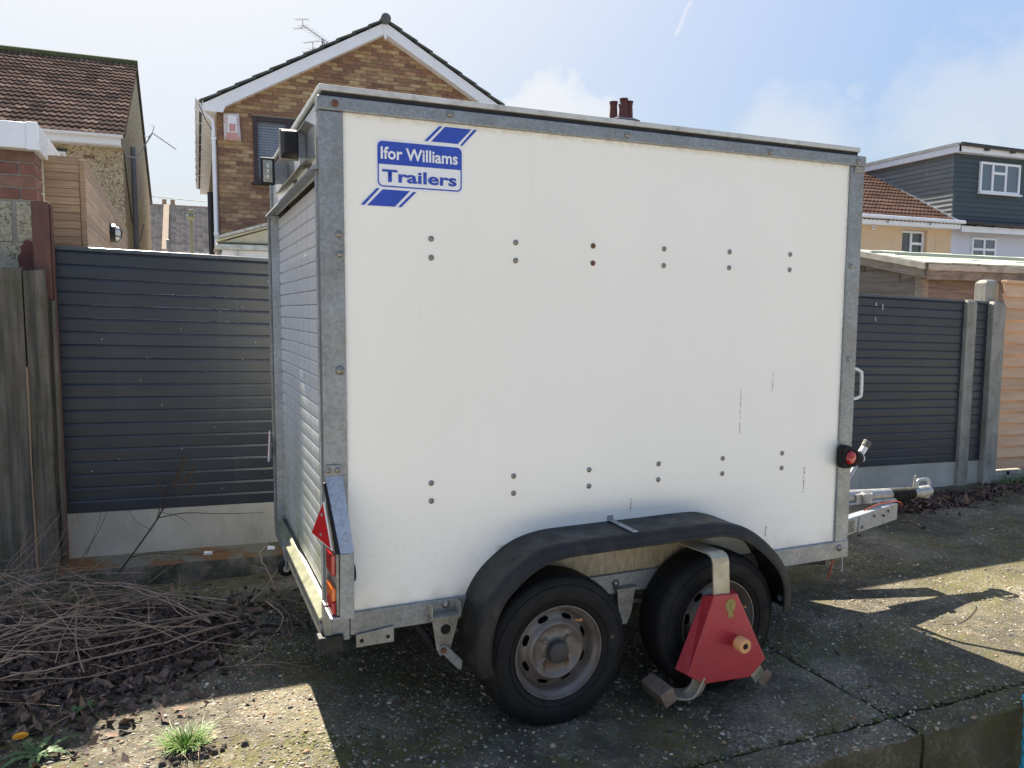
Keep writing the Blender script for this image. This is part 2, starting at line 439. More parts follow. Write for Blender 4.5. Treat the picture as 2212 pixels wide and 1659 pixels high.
material('fresh slat side', (.47, .335, .235), (.37, .27, .195), rough=.75, ns=2.2, stretch=(9, 1.6, 16), bump=.3, bs=6, bstretch=(12, 3, 40), rnd=.18, extra=ex_wood, dirt=(1.4, .48, .6, .5), dirtcol=(.33, .28, .22))
material('upvc', (.86, .87, .90), (.82, .83, .86), rough=.32, ns=3, dirt=(8, .62, .8, .2), dirtcol=(.35, .34, .28))
material('upvc old', (.66, .66, .62), (.50, .50, .44), rough=.45, ns=7, dirt=(12, .45, .65, .6), dirtcol=(.20, .20, .12))
material('pipe grey', (.20, .215, .235), (.17, .18, .20), rough=.5, ns=5)
material('pipe black', (.022, .022, .024), rough=.45)
material('pebbledash', (.46, .36, .22), (.38, .29, .17), rough=.95, ns=5, bump=.7, extra=ex_dash)
material('clay tile', (.2, .12, .1), (.72, .70, .68), rough=.85, ns=14, bump=.3, bs=80, rnd=.22,
         spec=0.0, pal=[(.115, .083, .072), (.132, .096, .082), (.098, .073, .064), (.155, .115, .098), (.122, .088, .075), (.083, .065, .059)], dirt=(26, .64, .70, .4), dirtcol=(.20, .17, .14))
material('warm tile', (.2, .12, .1), (.8, .77, .75), rough=.85, ns=10, bump=.3, bs=60, rnd=.14, spec=0.0,
         pal=[(.115, .072, .058), (.128, .080, .063), (.10, .064, .052), (.138, .087, .069)])
material('grey tile', (.40, .32, .25), (.50, .40, .31), spec=0.0, rough=.9, ns=10, rnd=.22, dirt=(14, .5, .68, .45), dirtcol=(.27, .25, .21))
material('verge tile', (.10, .108, .104), (.075, .083, .08), rough=.9, ns=9, rnd=.2, bump=.4, bs=60)
material('house brick', (.3, .15, .09), (.76, .70, .62), rough=.88, ns=16, contrast=(.42, .62), bump=.4, bs=60, rnd=.16,
         pal=[(.28, .155, .10), (.41, .275, .15), (.24, .13, .09), (.47, .35, .20), (.31, .18, .11), (.40, .25, .14), (.26, .145, .10), (.45, .315, .18), (.32, .195, .115), (.38, .235, .14)])
material('house mortar', (.40, .32, .225), (.33, .26, .18), rough=.95, ns=12)
material('brown frame', (.045, .026, .026), (.036, .021, .021), rough=.4)
material('glass', (.12, .15, .19), (.09, .115, .15), rough=.06, ns=.8, spec=.8, rvar=.02)
material('glass dark', (.055, .065, .075), (.04, .048, .055), rough=.06, ns=.8, spec=.8, rvar=.02)
gm_ = material('clear glass', (.10, .13, .17), (.09, .12, .16), rough=.05, ns=.8, spec=.9, rvar=.02)
gm_.node_tree.nodes['Principled BSDF'].inputs['Alpha'].default_value = .25
material('blind', (.74, .77, .82), (.70, .73, .79), rough=.6, ns=3)
material('curtain', (.62, .66, .74), (.40, .45, .54), rough=.8, ns=3, stretch=(9, 1, .3))
material('alarm white', (.66, .60, .59), (.60, .52, .52), rough=.4)
material('alarm red', (.58, .30, .28), (.54, .26, .24), rough=.3, coat=.4)
material('poly roof', (.64, .60, .44), (.54, .49, .34), rough=.5, ns=3)
material('mossy', (.14, .15, .05), (.07, .07, .03), rough=.95, ns=20, bump=.6, bs=90)
material('aerial metal', (.35, .36, .37), (.25, .25, .26), rough=.5, metal=.5)
material('peach render', (.74, .54, .34), (.70, .50, .31), rough=.9, ns=2, bump=.2, bs=60, dirt=(3, .6, .75, .2), dirtcol=(.3, .22, .14))
material('white render', (.66, .66, .72), (.62, .62, .68), rough=.9, ns=2, bump=.2, bs=60)
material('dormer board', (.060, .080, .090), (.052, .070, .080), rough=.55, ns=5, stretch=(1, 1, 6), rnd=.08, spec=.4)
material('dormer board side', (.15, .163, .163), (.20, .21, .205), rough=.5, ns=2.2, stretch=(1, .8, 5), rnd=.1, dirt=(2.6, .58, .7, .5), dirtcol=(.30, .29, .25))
material('slate edge', (.05, .06, .06), (.04, .05, .05), rough=.8)
material('shed board', (.21, .165, .135), (.125, .102, .086), rough=.9, ns=2.5, stretch=(1.2, 3, 14), bump=.5, bs=6, bstretch=(2, 4, 40), rnd=.2, extra=ex_wood)
material('shed board side', (.18, .16, .14), (.115, .103, .092), rough=.9, ns=2.5, stretch=(3, 1.2, 14), bump=.5, bs=6, bstretch=(4, 2, 40), rnd=.2, extra=ex_wood)
material('shed trim', (.25, .225, .19), (.175, .15, .122), rough=.9, ns=4, stretch=(2, 2, 9), bump=.4, bs=8, bstretch=(3, 3, 30), dirt=(5, .5, .68, .6), dirtcol=(.075, .055, .04))
material('shed edge', (.46, .43, .37), (.34, .315, .265), rough=.85, ns=4, stretch=(2, 2, 9), dirt=(5, .52, .7, .5), dirtcol=(.14, .12, .10))
material('shed roof', (.50, .52, .42), (.40, .42, .33), rough=.7, ns=5, stretch=(.6, 4, 1))
material('lap board', (.64, .42, .265), (.55, .345, .21), rough=.8, ns=2.2, stretch=(1.2, 3, 7), bump=.15, bs=6, bstretch=(2, 3, 24), rnd=.14)
material('chimney brick', (.15, .08, .06), (.11, .06, .05), rough=.9, ns=14, bump=.4, bs=40)
material('chimney pot', (.15, .055, .045), (.11, .045, .038), rough=.85, ns=8)
material('pot buff', (.36, .25, .16), (.30, .21, .13), rough=.9)
material('pole green', (.20, .22, .15), (.24, .24, .16), rough=.7)
material('lamp black', (.018, .018, .02), rough=.4)
material('diffuser', (.62, .64, .66), (.55, .57, .6), rough=.3)
material('twig', (.42, .295, .20), (.25, .17, .12), rough=.9, ns=26, stretch=(1, 1, 1), rnd=.5, bump=.4, bs=160)
material('stem dark', (.075, .052, .038), (.05, .036, .028), rough=.9, ns=20, rnd=.2)
material('leaf litter', (.1, .07, .05), (.6, .55, .5), rough=.9, ns=30, rnd=.3,
         pal=[(.13, .085, .072), (.17, .11, .085), (.09, .064, .056), (.22, .13, .085), (.15, .105, .092), (.065, .05, .045), (.27, .18, .125)])
material('grass', (.15, .27, .04), (.085, .17, .025), rough=.55, ns=30, rnd=.45)
material('weed leaf', (.10, .17, .055), (.07, .12, .04), rough=.6, ns=30, rnd=.3)
material('petal', (.80, .36, .01), (.75, .30, .01), rough=.6)
material('moss', (.085, .095, .022), (.05, .055, .018), rough=.95, ns=60, rnd=.4)
material('teal rope', (.05, .42, .52), (.03, .30, .40), rough=.7, ns=90)
material('wire', (.05, .05, .055), rough=.6)


# ------------------------------------------------------------------ mesh builder
class MB:
    def __init__(s): s.v = []; s.f = []
    def add(s, vs, fs):
        o = len(s.v); s.v += [tuple(p) for p in vs]; s.f += [tuple(i + o for i in f) for f in fs]; return s
    def box(s, x0, x1, y0, y1, z0, z1):
        v = [(x, y, z) for x in (x0, x1) for y in (y0, y1) for z in (z0, z1)]
        return s.add(v, [(0, 1, 3, 2), (4, 6, 7, 5), (0, 4, 5, 1), (2, 3, 7, 6), (0, 2, 6, 4), (1, 5, 7, 3)])
    def hexa(s, b, t):          # bottom and top quads, same winding (ccw from above)
        return s.add(list(b) + list(t), [(3, 2, 1, 0), (4, 5, 6, 7), (0, 1, 5, 4), (1, 2, 6, 5), (2, 3, 7, 6), (3, 0, 4, 7)])
    def prism(s, poly, d, axis='y', e=0.0):     # polygon in the two other axes extruded from d[0] to d[1]
        n = len(poly); vs = []
        for dd in d:
            for (a, b) in poly:
                vs.append({'y': (a, dd, b), 'x': (dd, a, b), 'z': (a, b, dd)}[axis])
        fs = [tuple(range(n)), tuple(range(2 * n - 1, n - 1, -1))]
        for i in range(n):
            j = (i + 1) % n
            fs.append((i, i + n, j + n, j))
        return s.add(vs, fs)
    def tube(s, pts, r, n=8, cap=True):
        pts = [Vector(p) for p in pts]
        rs = r if isinstance(r, (list, tuple)) else [r] * len(pts)
        rings = []; prev = None
        for i, p in enumerate(pts):
            d = (pts[min(i + 1, len(pts) - 1)] - pts[max(i - 1, 0)])
            d = d.normalized() if d.length > 1e-9 else Vector((0, 0, 1))
            a = prev if prev is not None else (Vector((0, 0, 1)) if abs(d.z) < .9 else Vector((1, 0, 0)))
            a = (a - d * a.dot(d)); a = a.normalized() if a.length > 1e-6 else d.orthogonal().normalized()
            prev = a; b = d.cross(a)
            rings.append([tuple(p + (a * cos(2 * pi * k / n) + b * sin(2 * pi * k / n)) * rs[i]) for k in range(n)])
        vs = [q for rg in rings for q in rg]; fs = []
        for i in range(len(pts) - 1):
            for k in range(n):
                k2 = (k + 1) % n
                fs.append((i * n + k, i * n + k2, (i + 1) * n + k2, (i + 1) * n + k))
        if cap:
            fs.append(tuple(range(n - 1, -1, -1))); fs.append(tuple(range((len(pts) - 1) * n, len(pts) * n)))
        return s.add(vs, fs)
    def lathe(s, prof, c, axis='y', n=48, closed=False):   # prof: (along axis, radius)
        vs = []; m = len(prof)
        for k in range(n):
            a = 2 * pi * k / n
            for (h, r) in prof:
                p = {'y': (r * cos(a), h, r * sin(a)), 'x': (h, r * cos(a), r * sin(a)), 'z': (r * cos(a), r * sin(a), h)}[axis]
                vs.append((p[0] + c[0], p[1] + c[1], p[2] + c[2]))
        fs = []
        for k in range(n):
            k2 = (k + 1) % n
            for i in range(m - 1 if not closed else m):
                j = (i + 1) % m
                fs.append((k * m + i, k * m + j, k2 * m + j, k2 * m + i))
        return s.add(vs, fs)
    def dome(s, c, r, h, axis='y', sign=-1, n=10):
        prof = [(0, r), (sign * h * .55, r * .85), (sign * h * .9, r * .45), (sign * h, r * .02)]
        return s.lathe(prof, c, axis, n)
    def xform(s, M):
        s.v = [tuple(M @ Vector(p)) for p in s.v]; return s


def mesh(name, mb, m, smooth=None):
    me = bpy.data.meshes.new(name)
    me.from_pydata(mb.v, [], mb.f)
    bm = bmesh.new(); bm.from_mesh(me)
    bmesh.ops.recalc_face_normals(bm, faces=bm.faces[:])
    bm.to_mesh(me); bm.free()
    if smooth:
        me.polygons.foreach_set('use_smooth', [True] * len(me.polygons))
        me.set_sharp_from_angle(angle=radians(smooth))
    me.materials.append(MATS[m]); me.update()
    return me


def wmat(o):
    M = o.matrix_basis.copy()
    return wmat(o.parent) @ o.matrix_parent_inverse @ M if o.parent else M


def link(name, me, parent=None, loc=None, rot=None, bevel=0.0, world=False):
    o = bpy.data.objects.new(name, me); COL.objects.link(o)
    if loc is not None: o.location = loc
    if rot is not None: o.rotation_euler = rot
    if parent is not None:
        o.parent = parent
        if world: o.matrix_parent_inverse = wmat(parent).inverted()
    if bevel:
        md = o.modifiers.new('bevel', 'BEVEL'); md.width = bevel; md.segments = 2; md.limit_method = 'ANGLE'; md.angle_limit = radians(40)
        md.harden_normals = False
    return o


def obj(name, mb, m, parent=None, smooth=None, bevel=0.0, loc=None, rot=None, world=False):
    return link(name, mesh(name, mb, m, smooth), parent, loc, rot, bevel, world)


def thing(name, label, cat, loc=(0, 0, 0), rotz=0.0, group=None):
    o = bpy.data.objects.new(name, None); COL.objects.link(o)
    o.location = loc; o.rotation_euler = (0, 0, rotz); o.empty_display_size = .1
    o['label'] = label; o['category'] = cat
    if group: o['group'] = group
    return o


def tag(o, label=None, cat=None, group=None, kind=None):
    if label: o['label'] = label
    if cat: o['category'] = cat
    if group: o['group'] = group
    if kind: o['kind'] = kind
    return o


def rbox(mb, c, size, M):
    b = MB().box(-size[0] / 2, size[0] / 2, -size[1] / 2, size[1] / 2, -size[2] / 2, size[2] / 2)
    b.xform(Matrix.Translation(c) @ M.to_4x4()); mb.add(b.v, b.f); return mb


def resample(pts, n):
    P = np.array(pts, float); d = np.r_[0, np.cumsum(np.linalg.norm(np.diff(P, axis=0), axis=1))]
    # Catmull-Rom through the points
    out = []
    for s in np.linspace(0, d[-1], n):
        i = min(max(np.searchsorted(d, s) - 1, 0), len(P) - 2)
        t = (s - d[i]) / (d[i + 1] - d[i])
        a, b, c, e = P[max(i - 1, 0)], P[i], P[i + 1], P[min(i + 2, len(P) - 1)]
        out.append(.5 * ((2 * b) + (-a + c) * t + (2 * a - 5 * b + 4 * c - e) * t * t + (-a + 3 * b - 3 * c + e) * t ** 3))
    return [tuple(p) for p in out]


def bulk(name, V, F, m, smooth=False):
    """one mesh from numpy arrays (V: n,3; F: m,3)"""
    me = bpy.data.meshes.new(name)
    me.vertices.add(len(V)); me.vertices.foreach_set('co', V.astype(np.float32).ravel())
    k = F.shape[1]
    me.loops.add(F.size); me.loops.foreach_set('vertex_index', F.astype(np.int32).ravel())
    me.polygons.add(len(F)); me.polygons.foreach_set('loop_start', np.arange(0, F.size, k, dtype=np.int32))
    me.polygons.foreach_set('loop_total', np.full(len(F), k, dtype=np.int32))
    me.update(calc_edges=True); me.validate()
    if smooth: me.polygons.foreach_set('use_smooth', [True] * len(me.polygons))
    me.materials.append(MATS[m])
    o = bpy.data.objects.new(name, me); COL.objects.link(o)
    return o


def gz(x, y):
    """height of the sloping concrete yard"""
    q = min(1.0, max(0.0, (y - 1.3) / .8)); q = q * q * (3 - 2 * q) * min(1.0, max(0.0, (2.2 - x) / 1.5))
    return -.070 * q - 0.016 * (x - 1.15) + .007 * noise.noise(Vector((x * .9, y * .9, 1.3))) + .004 * noise.noise(Vector((x * 4, y * 4, 7)))


# ================================================================== SETTING
BASE = -.46
g = tag(obj('ground', MB().add([(-400, -400, BASE), (400, -400, BASE), (400, 600, BASE), (-400, 600, BASE)], [(0, 1, 2, 3)]), 'soil'), kind='structure')
g = tag(obj('road', MB().add([(-60, -7.0, BASE + .004), (60, -7.0, BASE + .004), (60, -.5, BASE + .004), (-60, -.5, BASE + .004)], [(0, 1, 2, 3)]), 'concrete road'), kind='structure')
gp = MB().box(-30, 60, 2.52, 70, BASE, -.12)
tag(obj('garden_ground', gp, 'paving'), kind='structure')


def slab_mesh(x0, x1, y0, y1, step=.045, edge=.006, front=False, bottom=BASE + .006):
    """slab with an uneven top, chipped edges and a rough front face"""
    nx = max(2, int((x1 - x0) / step)); ny = max(2, int((y1 - y0) / step))
    xs = np.linspace(x0, x1, nx + 1); ys = np.linspace(y0, y1, ny + 1)
    mb = MB(); V = []
    for j, y in enumerate(ys):
        for i, x in enumerate(xs):
            z = gz(x, y); ex = ey = 0.0
            if j in (0, ny) or i in (0, nx):
                z -= .006 + .012 * abs(noise.noise(Vector((x * 7, y * 7, 3))))
                ex = .010 * noise.noise(Vector((x * 6, y * 6, 11))); ey = .014 * noise.noise(Vector((x * 5, y * 5, 21)))
                if i == 0: ex = abs(ex)
                if i == nx: ex = -abs(ex)
                if j == 0: ey = abs(ey) if not front else ey
                if j == ny: ey = -abs(ey)
            V.append((x + (ex if i in (0, nx) else 0), y + (ey if j in (0, ny) else 0), z))
    F = []
    for j in range(ny):
        for i in range(nx):
            a = j * (nx + 1) + i
            F.append((a, a + 1, a + nx + 2, a + nx + 1))
    # skirts
    def skirt(idx):
        rows = 8 if front else 2
        base = list(idx)
        prev = base
        for k in range(1, rows + 1):
            cur = []
            for a in base:
                x, y, z = V[a]; t = k / rows
                zz = z + (bottom - z) * t
                dy = (.02 * noise.noise(Vector((x * 5, zz * 5, 31))) + .01 * noise.noise(Vector((x * 18, zz * 18, 5)))) if front else 0
                V.append((x, y + dy, zz)); cur.append(len(V) - 1)
            for q in range(len(base) - 1):
                F.append((prev[q], cur[q], cur[q + 1], prev[q + 1]))
            prev = cur
    skirt(range(0, nx + 1))
    skirt([ny * (nx + 1) + i for i in range(nx, -1, -1)])
    skirt([j * (nx + 1) for j in range(ny, -1, -1)])
    skirt([j * (nx + 1) + nx for j in range(ny + 1)])
    return mb.add(V, F)


yard = bpy.data.objects.new('concrete_yard', None); COL.objects.link(yard); yard['kind'] = 'structure'
JX = [-9.0, -3.4, 2.035, 9.0]
for a, b in zip(JX[:-1], JX[1:]):
    st = .045 if a > -3.5 else .12
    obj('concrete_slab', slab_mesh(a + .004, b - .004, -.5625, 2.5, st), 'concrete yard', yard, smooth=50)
for a, b in ((-9, -3.4), (-3.4, .95), (.95, 2.035), (2.035, 3.2), (3.2, 4.55), (4.55, 9)):
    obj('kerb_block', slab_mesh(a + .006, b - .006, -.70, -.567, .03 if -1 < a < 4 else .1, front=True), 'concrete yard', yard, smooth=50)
# raised footing strip under the fence
ft = MB(); xs = np.linspace(-3.2, 9, 180); V = []
for x in xs:
    fr = 2.17 + .03 * noise.noise(Vector((x * 3, 0, 4)))
    top = .095 - .028 * (x + 1.15) + .014 * noise.noise(Vector((x * 4, 3, 4)))
    g0 = gz(x, 2.17) - .03
    for (y, z) in ((fr - .02, g0), (fr, (g0 + top) / 2 + .01 * noise.noise(Vector((x * 9, 1, 1)))), (fr + .015, top - .012), (fr + .05, top), (2.3, top + .008), (2.6, top + .006)):
        V.append((x, y, z))
F = [(i * 6 + k, i * 6 + k + 1, i * 6 + k + 7, i * 6 + k + 6) for i in range(len(xs) - 1) for k in range(5)]
tag(obj('concrete_footing', MB().add(V, F), 'footing', smooth=60), kind='structure')

# ================================================================== FENCES
FY = 2.40
ftop = lambda x: 1.864 - .030 * (x + 1.10)
NSL, SH = 20, 1.500
P_ = SH / NSL


def slat_mesh(L):
    prof = [(0, 0), (0, P_ - .0165), (.0075, P_ - .0012), (.032, P_ - .0012), (.032, .0)]
    mb = MB(); n = len(prof); d = -.030 * L
    vs = [(0, y, z) for y, z in prof] + [(L, y, z + d) for y, z in prof]
    fs = [tuple(range(n)), tuple(range(2 * n - 1, n - 1, -1))] + [(i, i + n, (i + 1) % n + n, (i + 1) % n) for i in range(n)]
    return mesh('slat', mb.add(vs, fs), 'composite')


def bay(root, x0, x1):
    me = slat_mesh(x1 - x0); zt = ftop(x0)
    for k in range(NSL):
        link('slat', me, root, (x0, FY, zt - SH + k * P_ + .0), world=True)
    d = -.030 * (x1 - x0)
    cap = MB().hexa([(x0, FY - .006, zt), (x1, FY - .006, zt + d), (x1, FY + .036, zt + d), (x0, FY + .036, zt)],
                    [(x0, FY - .006, zt + .022), (x1, FY - .006, zt + d + .022), (x1, FY + .036, zt + d + .022), (x0, FY + .036, zt + .022)])
    obj('top_cap', cap, 'composite cap', root, world=True, bevel=.003)
    zb = zt - SH - .0008
    gb = MB().hexa([(x0, FY + .002, zb - .42), (x1, FY + .002, zb - .42 + d), (x1, FY + .045, zb - .42 + d), (x0, FY + .045, zb - .42)],
                   [(x0, FY + .002, zb), (x1, FY + .002, zb + d), (x1, FY + .045, zb + d), (x0, FY + .045, zb)])
    obj('gravel_board', gb, 'gravel board', root, world=True, bevel=.004)


def cpost(root, x0, x1, y0, y1, zt, name='post', zb=-.4):
    mb = MB(); c = .014
    xm0, xm1, ym0, ym1 = x0 + .03, x1 - .03, y0 + .03, y1 - .03
    mb.hexa([(x0, y0, zb), (x1, y0, zb), (x1, y1, zb), (x0, y1, zb)], [(x0, y0, zt - .028), (x1, y0, zt - .028), (x1, y1, zt - .028), (x0, y1, zt - .028)])
    mb.v[4:8]; mb.f.remove((4, 5, 6, 7))
    o = len(mb.v)
    mb.v += [(xm0, ym0, zt), (xm1, ym0, zt), (xm1, ym1, zt), (xm0, ym1, zt)]
    mb.f += [(4, 5, o + 1, o), (5, 6, o + 2, o + 1), (6, 7, o + 3, o + 2), (7, 4, o, o + 3), (o, o + 1, o + 2, o + 3)]
    return obj(name, mb, 'concrete post', root, world=True, bevel=.008)


fl = thing('composite_fence', 'dark grey composite slat fence beside the weathered boards, behind the twig heap', 'fence', (-1.135, FY, .05), group='composite slat fences')
bay(fl, -1.135, .78)
cpost(fl, .770, .905, FY - .02, FY + .09, ftop(.8) + .03)
bay(fl, .89, 2.70)
sp = MB()
for (u, z) in ((.39, 1.79), (.06, 1.71), (-.48, 1.62), (-.22, 1.52), (-.44, 1.42), (-.37, 1.345), (-.02, 1.335), (-.09, 1.55), (-.86, 1.36), (-.63, 1.25), (-.67, 1.12), (-.56, .97), (-.31, 1.16), (-.10, 1.23),
               (-.27, .82), (-.46, .70), (-.50, .545), (.02, .52), (-.94, .60), (-.80, .66), (-.24, .44)):
    sp.box(u, u + random.uniform(.003, .007), FY - .0045, FY - .0012, z, z + random.uniform(.003, .004))
tag(obj('bird_speck', sp, 'bird speck', fl, world=True), kind='stuff')

fr_ = thing('composite_fence', 'dark blue-grey composite slat fence between trailer front and orange lap panel', 'fence', (2.81, FY, 0), group='composite slat fences')
cpost(fr_, 2.690, 2.825, FY - .02, FY + .09, ftop(2.7) + .03)
bay(fr_, 2.81, 4.52)
cpost(fr_, 4.505, 4.545, FY - .01, FY + .05, ftop(4.5) - .02)
bay(fr_, 4.53, 6.285)
cpost(fr_, 6.280, 6.412, FY - .035, FY + .07, 1.668)
bay(fr_, 6.405, 6.615)
cpost(fr_, 6.610, 6.785, FY - .055, FY + .055, 1.655)
sp = MB()
for x, z, h in ((5.155, 1.60, .03), (5.235, 1.57, .05), (5.155, 1.47, .03)): sp.box(x, x + .007, FY - .0045, FY - .0012, z, z + h)
tag(obj('bird_speck', sp, 'bird speck', fr_, world=True), kind='stuff')

# orange waney lap panel with its own taller concrete post
lf = thing('lap_fence', 'orange-brown overlapping timber fence panel beside the tall concrete post', 'fence', (6.86, FY, -.1))
cpost(lf, 6.66, 6.835, FY + .065, FY + .19, 1.865)
x0, x1 = 6.84, 8.6; hb = .112
for k in range(16):
    z = .03 + k * hb; n = 14; vs = []; fs = []
    for i in range(n + 1):
        x = x0 + (x1 - x0) * i / n
        w = .010 * noise.noise(Vector((x * 3, k * 3.1, 0))); zz = z - .030 * (x - x0)
        vs += [(x, FY - .006, zz + w), (x, FY + .024, zz + hb + .02), (x, FY + .036, zz + hb + .02), (x, FY + .012, zz + w)]
    for i in range(n):
        a = i * 4
        fs += [(a, a + 4, a + 5, a + 1), (a + 3, a + 2, a + 6, a + 7), (a, a + 3, a + 7, a + 4), (a + 1, a + 5, a + 6, a + 2)]
    fs += [(0, 1, 2, 3), (n * 4, n * 4 + 3, n * 4 + 2, n * 4 + 1)]
    obj('lap_board', MB().add(vs, fs), 'lap board', lf, world=True)
zc = .03 + 16 * hb + .02
for xb in (7.02, 7.9): obj('batten', MB().box(xb, xb + .035, FY - .004, FY + .012, .03, .03 + 16 * hb - .03 - .03 * (xb - x0)), 'lap board', lf, world=True) if xb > 7.5 else None
obj('top_cap', MB().hexa([(x0, FY - .01, zc - .01), (x1, FY - .01, zc - .06), (x1, FY + .05, zc - .06), (x0, FY + .05, zc - .01)],
                         [(x0, FY - .01, zc + .02), (x1, FY - .01, zc - .03), (x1, FY + .05, zc - .03), (x0, FY + .05, zc + .02)]), 'lap board', lf, world=True, bevel=.003)
obj('gravel_board', MB().hexa([(x0, FY, -.4), (x1, FY, -.45), (x1, FY + .04, -.45), (x0, FY + .04, -.4)], [(x0, FY, .015), (x1, FY, -.035), (x1, FY + .04, -.035), (x0, FY + .04, .015)]), 'concrete post', lf, world=True, bevel=.004)
obj('gravel_board_rib', MB().box(7.0, 7.05, FY - .012, FY - .001, -.3, .0), 'concrete post', lf, world=True, bevel=.004)
obj('gravel_board_rib', MB().hexa([(x0, FY - .012, -.035), (x1, FY - .012, -.085), (x1, FY - .001, -.085), (x0, FY - .001, -.035)], [(x0, FY - .012, .012), (x1, FY - .012, -.038), (x1, FY - .001, -.038), (x0, FY - .001, .012)]), 'concrete post', lf, world=True)

# old weathered boards at the left edge
ob = thing('weathered_board_fence', 'old dark weathered upright timber boards at the left of the composite fence', 'fence', (-1.25, 2.2, .05))


def old_board(x0, x1, y, t, zt, zb, seed):
    n = 12; vs = []; fs = []
    for i in range(n + 1):
        z = zb + (zt - zb) * i / n
        wl = .006 * noise.noise(Vector((seed, z * 2, 0))); wr = .007 * noise.noise(Vector((seed + 5, z * 2.3, 0)))
        xm = x0 + (x1 - x0) * .52 + .01 * noise.noise(Vector((seed, z, 9)))
        dz = .012 if i == n else 0
        vs += [(x0 + wl, y, z), (xm - .004, y - .002, z - dz * .3), (xm + .004, y - .010, z - dz), (x1 + wr, y - .001, z + dz * .5), (x1 + wr, y + t, z + dz * .5), (x0 + wl, y + t, z)]
    for i in range(n):
        for k in range(6):
            a, b = i * 6 + k, i * 6 + (k + 1) % 6
            fs.append((a, b, b + 6, a + 6))
    fs += [tuple(range(5, -1, -1)), tuple(range(n * 6, n * 6 + 6))]
    return MB().add(vs, fs)


obj('board', old_board(-1.62, -1.41, 2.2, .05, 1.74, -.05, 3), 'old board', ob, world=True)
obj('board', old_board(-1.404, -1.206, 2.2, .05, 1.745, -.05, 1), 'old board', ob, world=True)
obj('board', old_board(-1.198, -1.102, 2.195, .055, 1.735, -.05, 2), 'old board', ob, world=True)
obj('split_edge', old_board(-1.2055, -1.1985, 2.188, .012, 1.22, .10, 8), 'pot buff', ob, world=True)
obj('batten', old_board(-1.108, -1.068, 2.265, .04, 1.575, -.05, 4), 'old board', ob, world=True)

# ================================================================== GARAGE (left, behind the fence)
ga = thing('garage', 'clad garage with brick pier and white fascia above the fence at left edge', 'garage', (-1.0, 2.6, 0))
PX = -1.160
obj('wall', MB().box(-4.2, PX - .008, 2.512, 2.74, -.1, 2.40), 'mortar', ga, world=True)
zb = 2.142
bl = .215; gap = .011
for r in range(4):
    z = zb + r * .0685; h = .0585
    x = PX
    first = (.075, .17, .075, .215)[r]
    L = first; k = 0
    while x > -2.05:
        w = L if k == 0 else bl
        j = random.uniform(-.002, .002)
        obj('brick', MB().box(x - w, x, 2.50 + j, 2.745 if k == 0 else 2.60, z, z + h), 'pier brick', ga, world=True, bevel=.004)
        x -= w + gap; k += 1
# concrete blocks under the brick courses
for r, z in enumerate((1.905, 1.68, 1.455)):
    x = PX - .003; k = 0
    while x > -2.2:
        w = (.100 if r % 2 == 0 else .25) if k == 0 else .44
        obj('block', MB().box(x - w, x, 2.503, 2.745 if k == 0 else 2.60, z, z + .222), 'block', ga, world=True, bevel=.005)
        x -= w + .022; k += 1
# patch of red-brown paint on the lowest visible block
pp = [(-1.166, 1.60), (-1.166, 1.905), (-1.225, 1.92), (-1.235, 1.895), (-1.25, 1.88), (-1.248, 1.85), (-1.268, 1.82), (-1.262, 1.78), (-1.272, 1.73), (-1.25, 1.60)]
obj('paint_patch', MB().prism(pp, (2.4985, 2.5015)), 'red paint', ga, world=True)
# fascia and roof
obj('fascia', MB().box(-4.3, -1.135, 2.43, 2.455, 2.408, 2.548), 'upvc', ga, world=True, bevel=.004)
obj('fascia', MB().box(-1.15, -1.13, 2.457, 7.2, 2.408, 2.546), 'upvc', ga, world=True, bevel=.004)
obj('fascia_joint', MB().box(-1.185, -1.128, 2.424, 2.4295, 2.402, 2.552), 'upvc', ga, world=True, bevel=.002)
obj('roof', MB().box(-4.25, -1.151, 2.456, 7.2, 2.46, 2.54), 'roof skin', ga, world=True)
# cladding: front return and long side
CX, CY = -.945, 2.78
obj('wall', MB().box(-1.14, CX - .03, CY + .03, 7.2, -.1, 2.40), 'mortar', ga, world=True)
cp = .0475
for k in range(23):
    z = 2.44 - (k + 1) * cp
    obj('cladding_slat', MB().box(PX + .004, CX - .028, CY, CY + .02, z + .003, z + cp), 'fresh slat', ga, world=True)
for k in range(17):
    z = 2.44 - (k + 1) * cp; y = CY + .03; cuts = [y] + sorted(random.uniform(3.6, 7.0) for _ in range(2)) + [7.25]
    for a, b in zip(cuts[:-1], cuts[1:]):
        obj('cladding_slat', MB().box(CX - .02, CX, a + .001, b - .002, z + .003, z + cp), 'fresh slat side', ga, world=True)
obj('corner_trim', MB().box(CX - .026, CX + .004, CY - .006, CY + .028, .3, 2.425), 'fresh slat', ga, world=True, bevel=.002)

lp = thing('bulkhead_lamp', 'black caged oval bulkhead lamp on the timber cladding', 'lamp', (CX, 4.70, 2.16))
ov = [(4.70 + .105 * cos(a), 2.165 + .075 * sin(a)) for a in np.linspace(0, 2 * pi, 24, endpoint=False)]
obj('housing', MB().prism(ov, (CX + .001, CX + .042), 'x'), 'lamp black', lp, world=True, bevel=.004)
dm = MB(); rings = []
for (xx, k) in ((.042, .86), (.062, .74), (.074, .5), (.079, .02)): rings += [(CX + xx, 4.70 + .105 * k * cos(a), 2.165 + .075 * k * sin(a)) for a in np.linspace(0, 2 * pi, 24, endpoint=False)]
dm.add(rings, [(i * 24 + k, i * 24 + (k + 1) % 24, i * 24 + 24 + (k + 1) % 24, i * 24 + 24 + k) for i in range(3) for k in range(24)])
obj('diffuser', dm, 'diffuser', lp, world=True, smooth=60)
cg = MB()
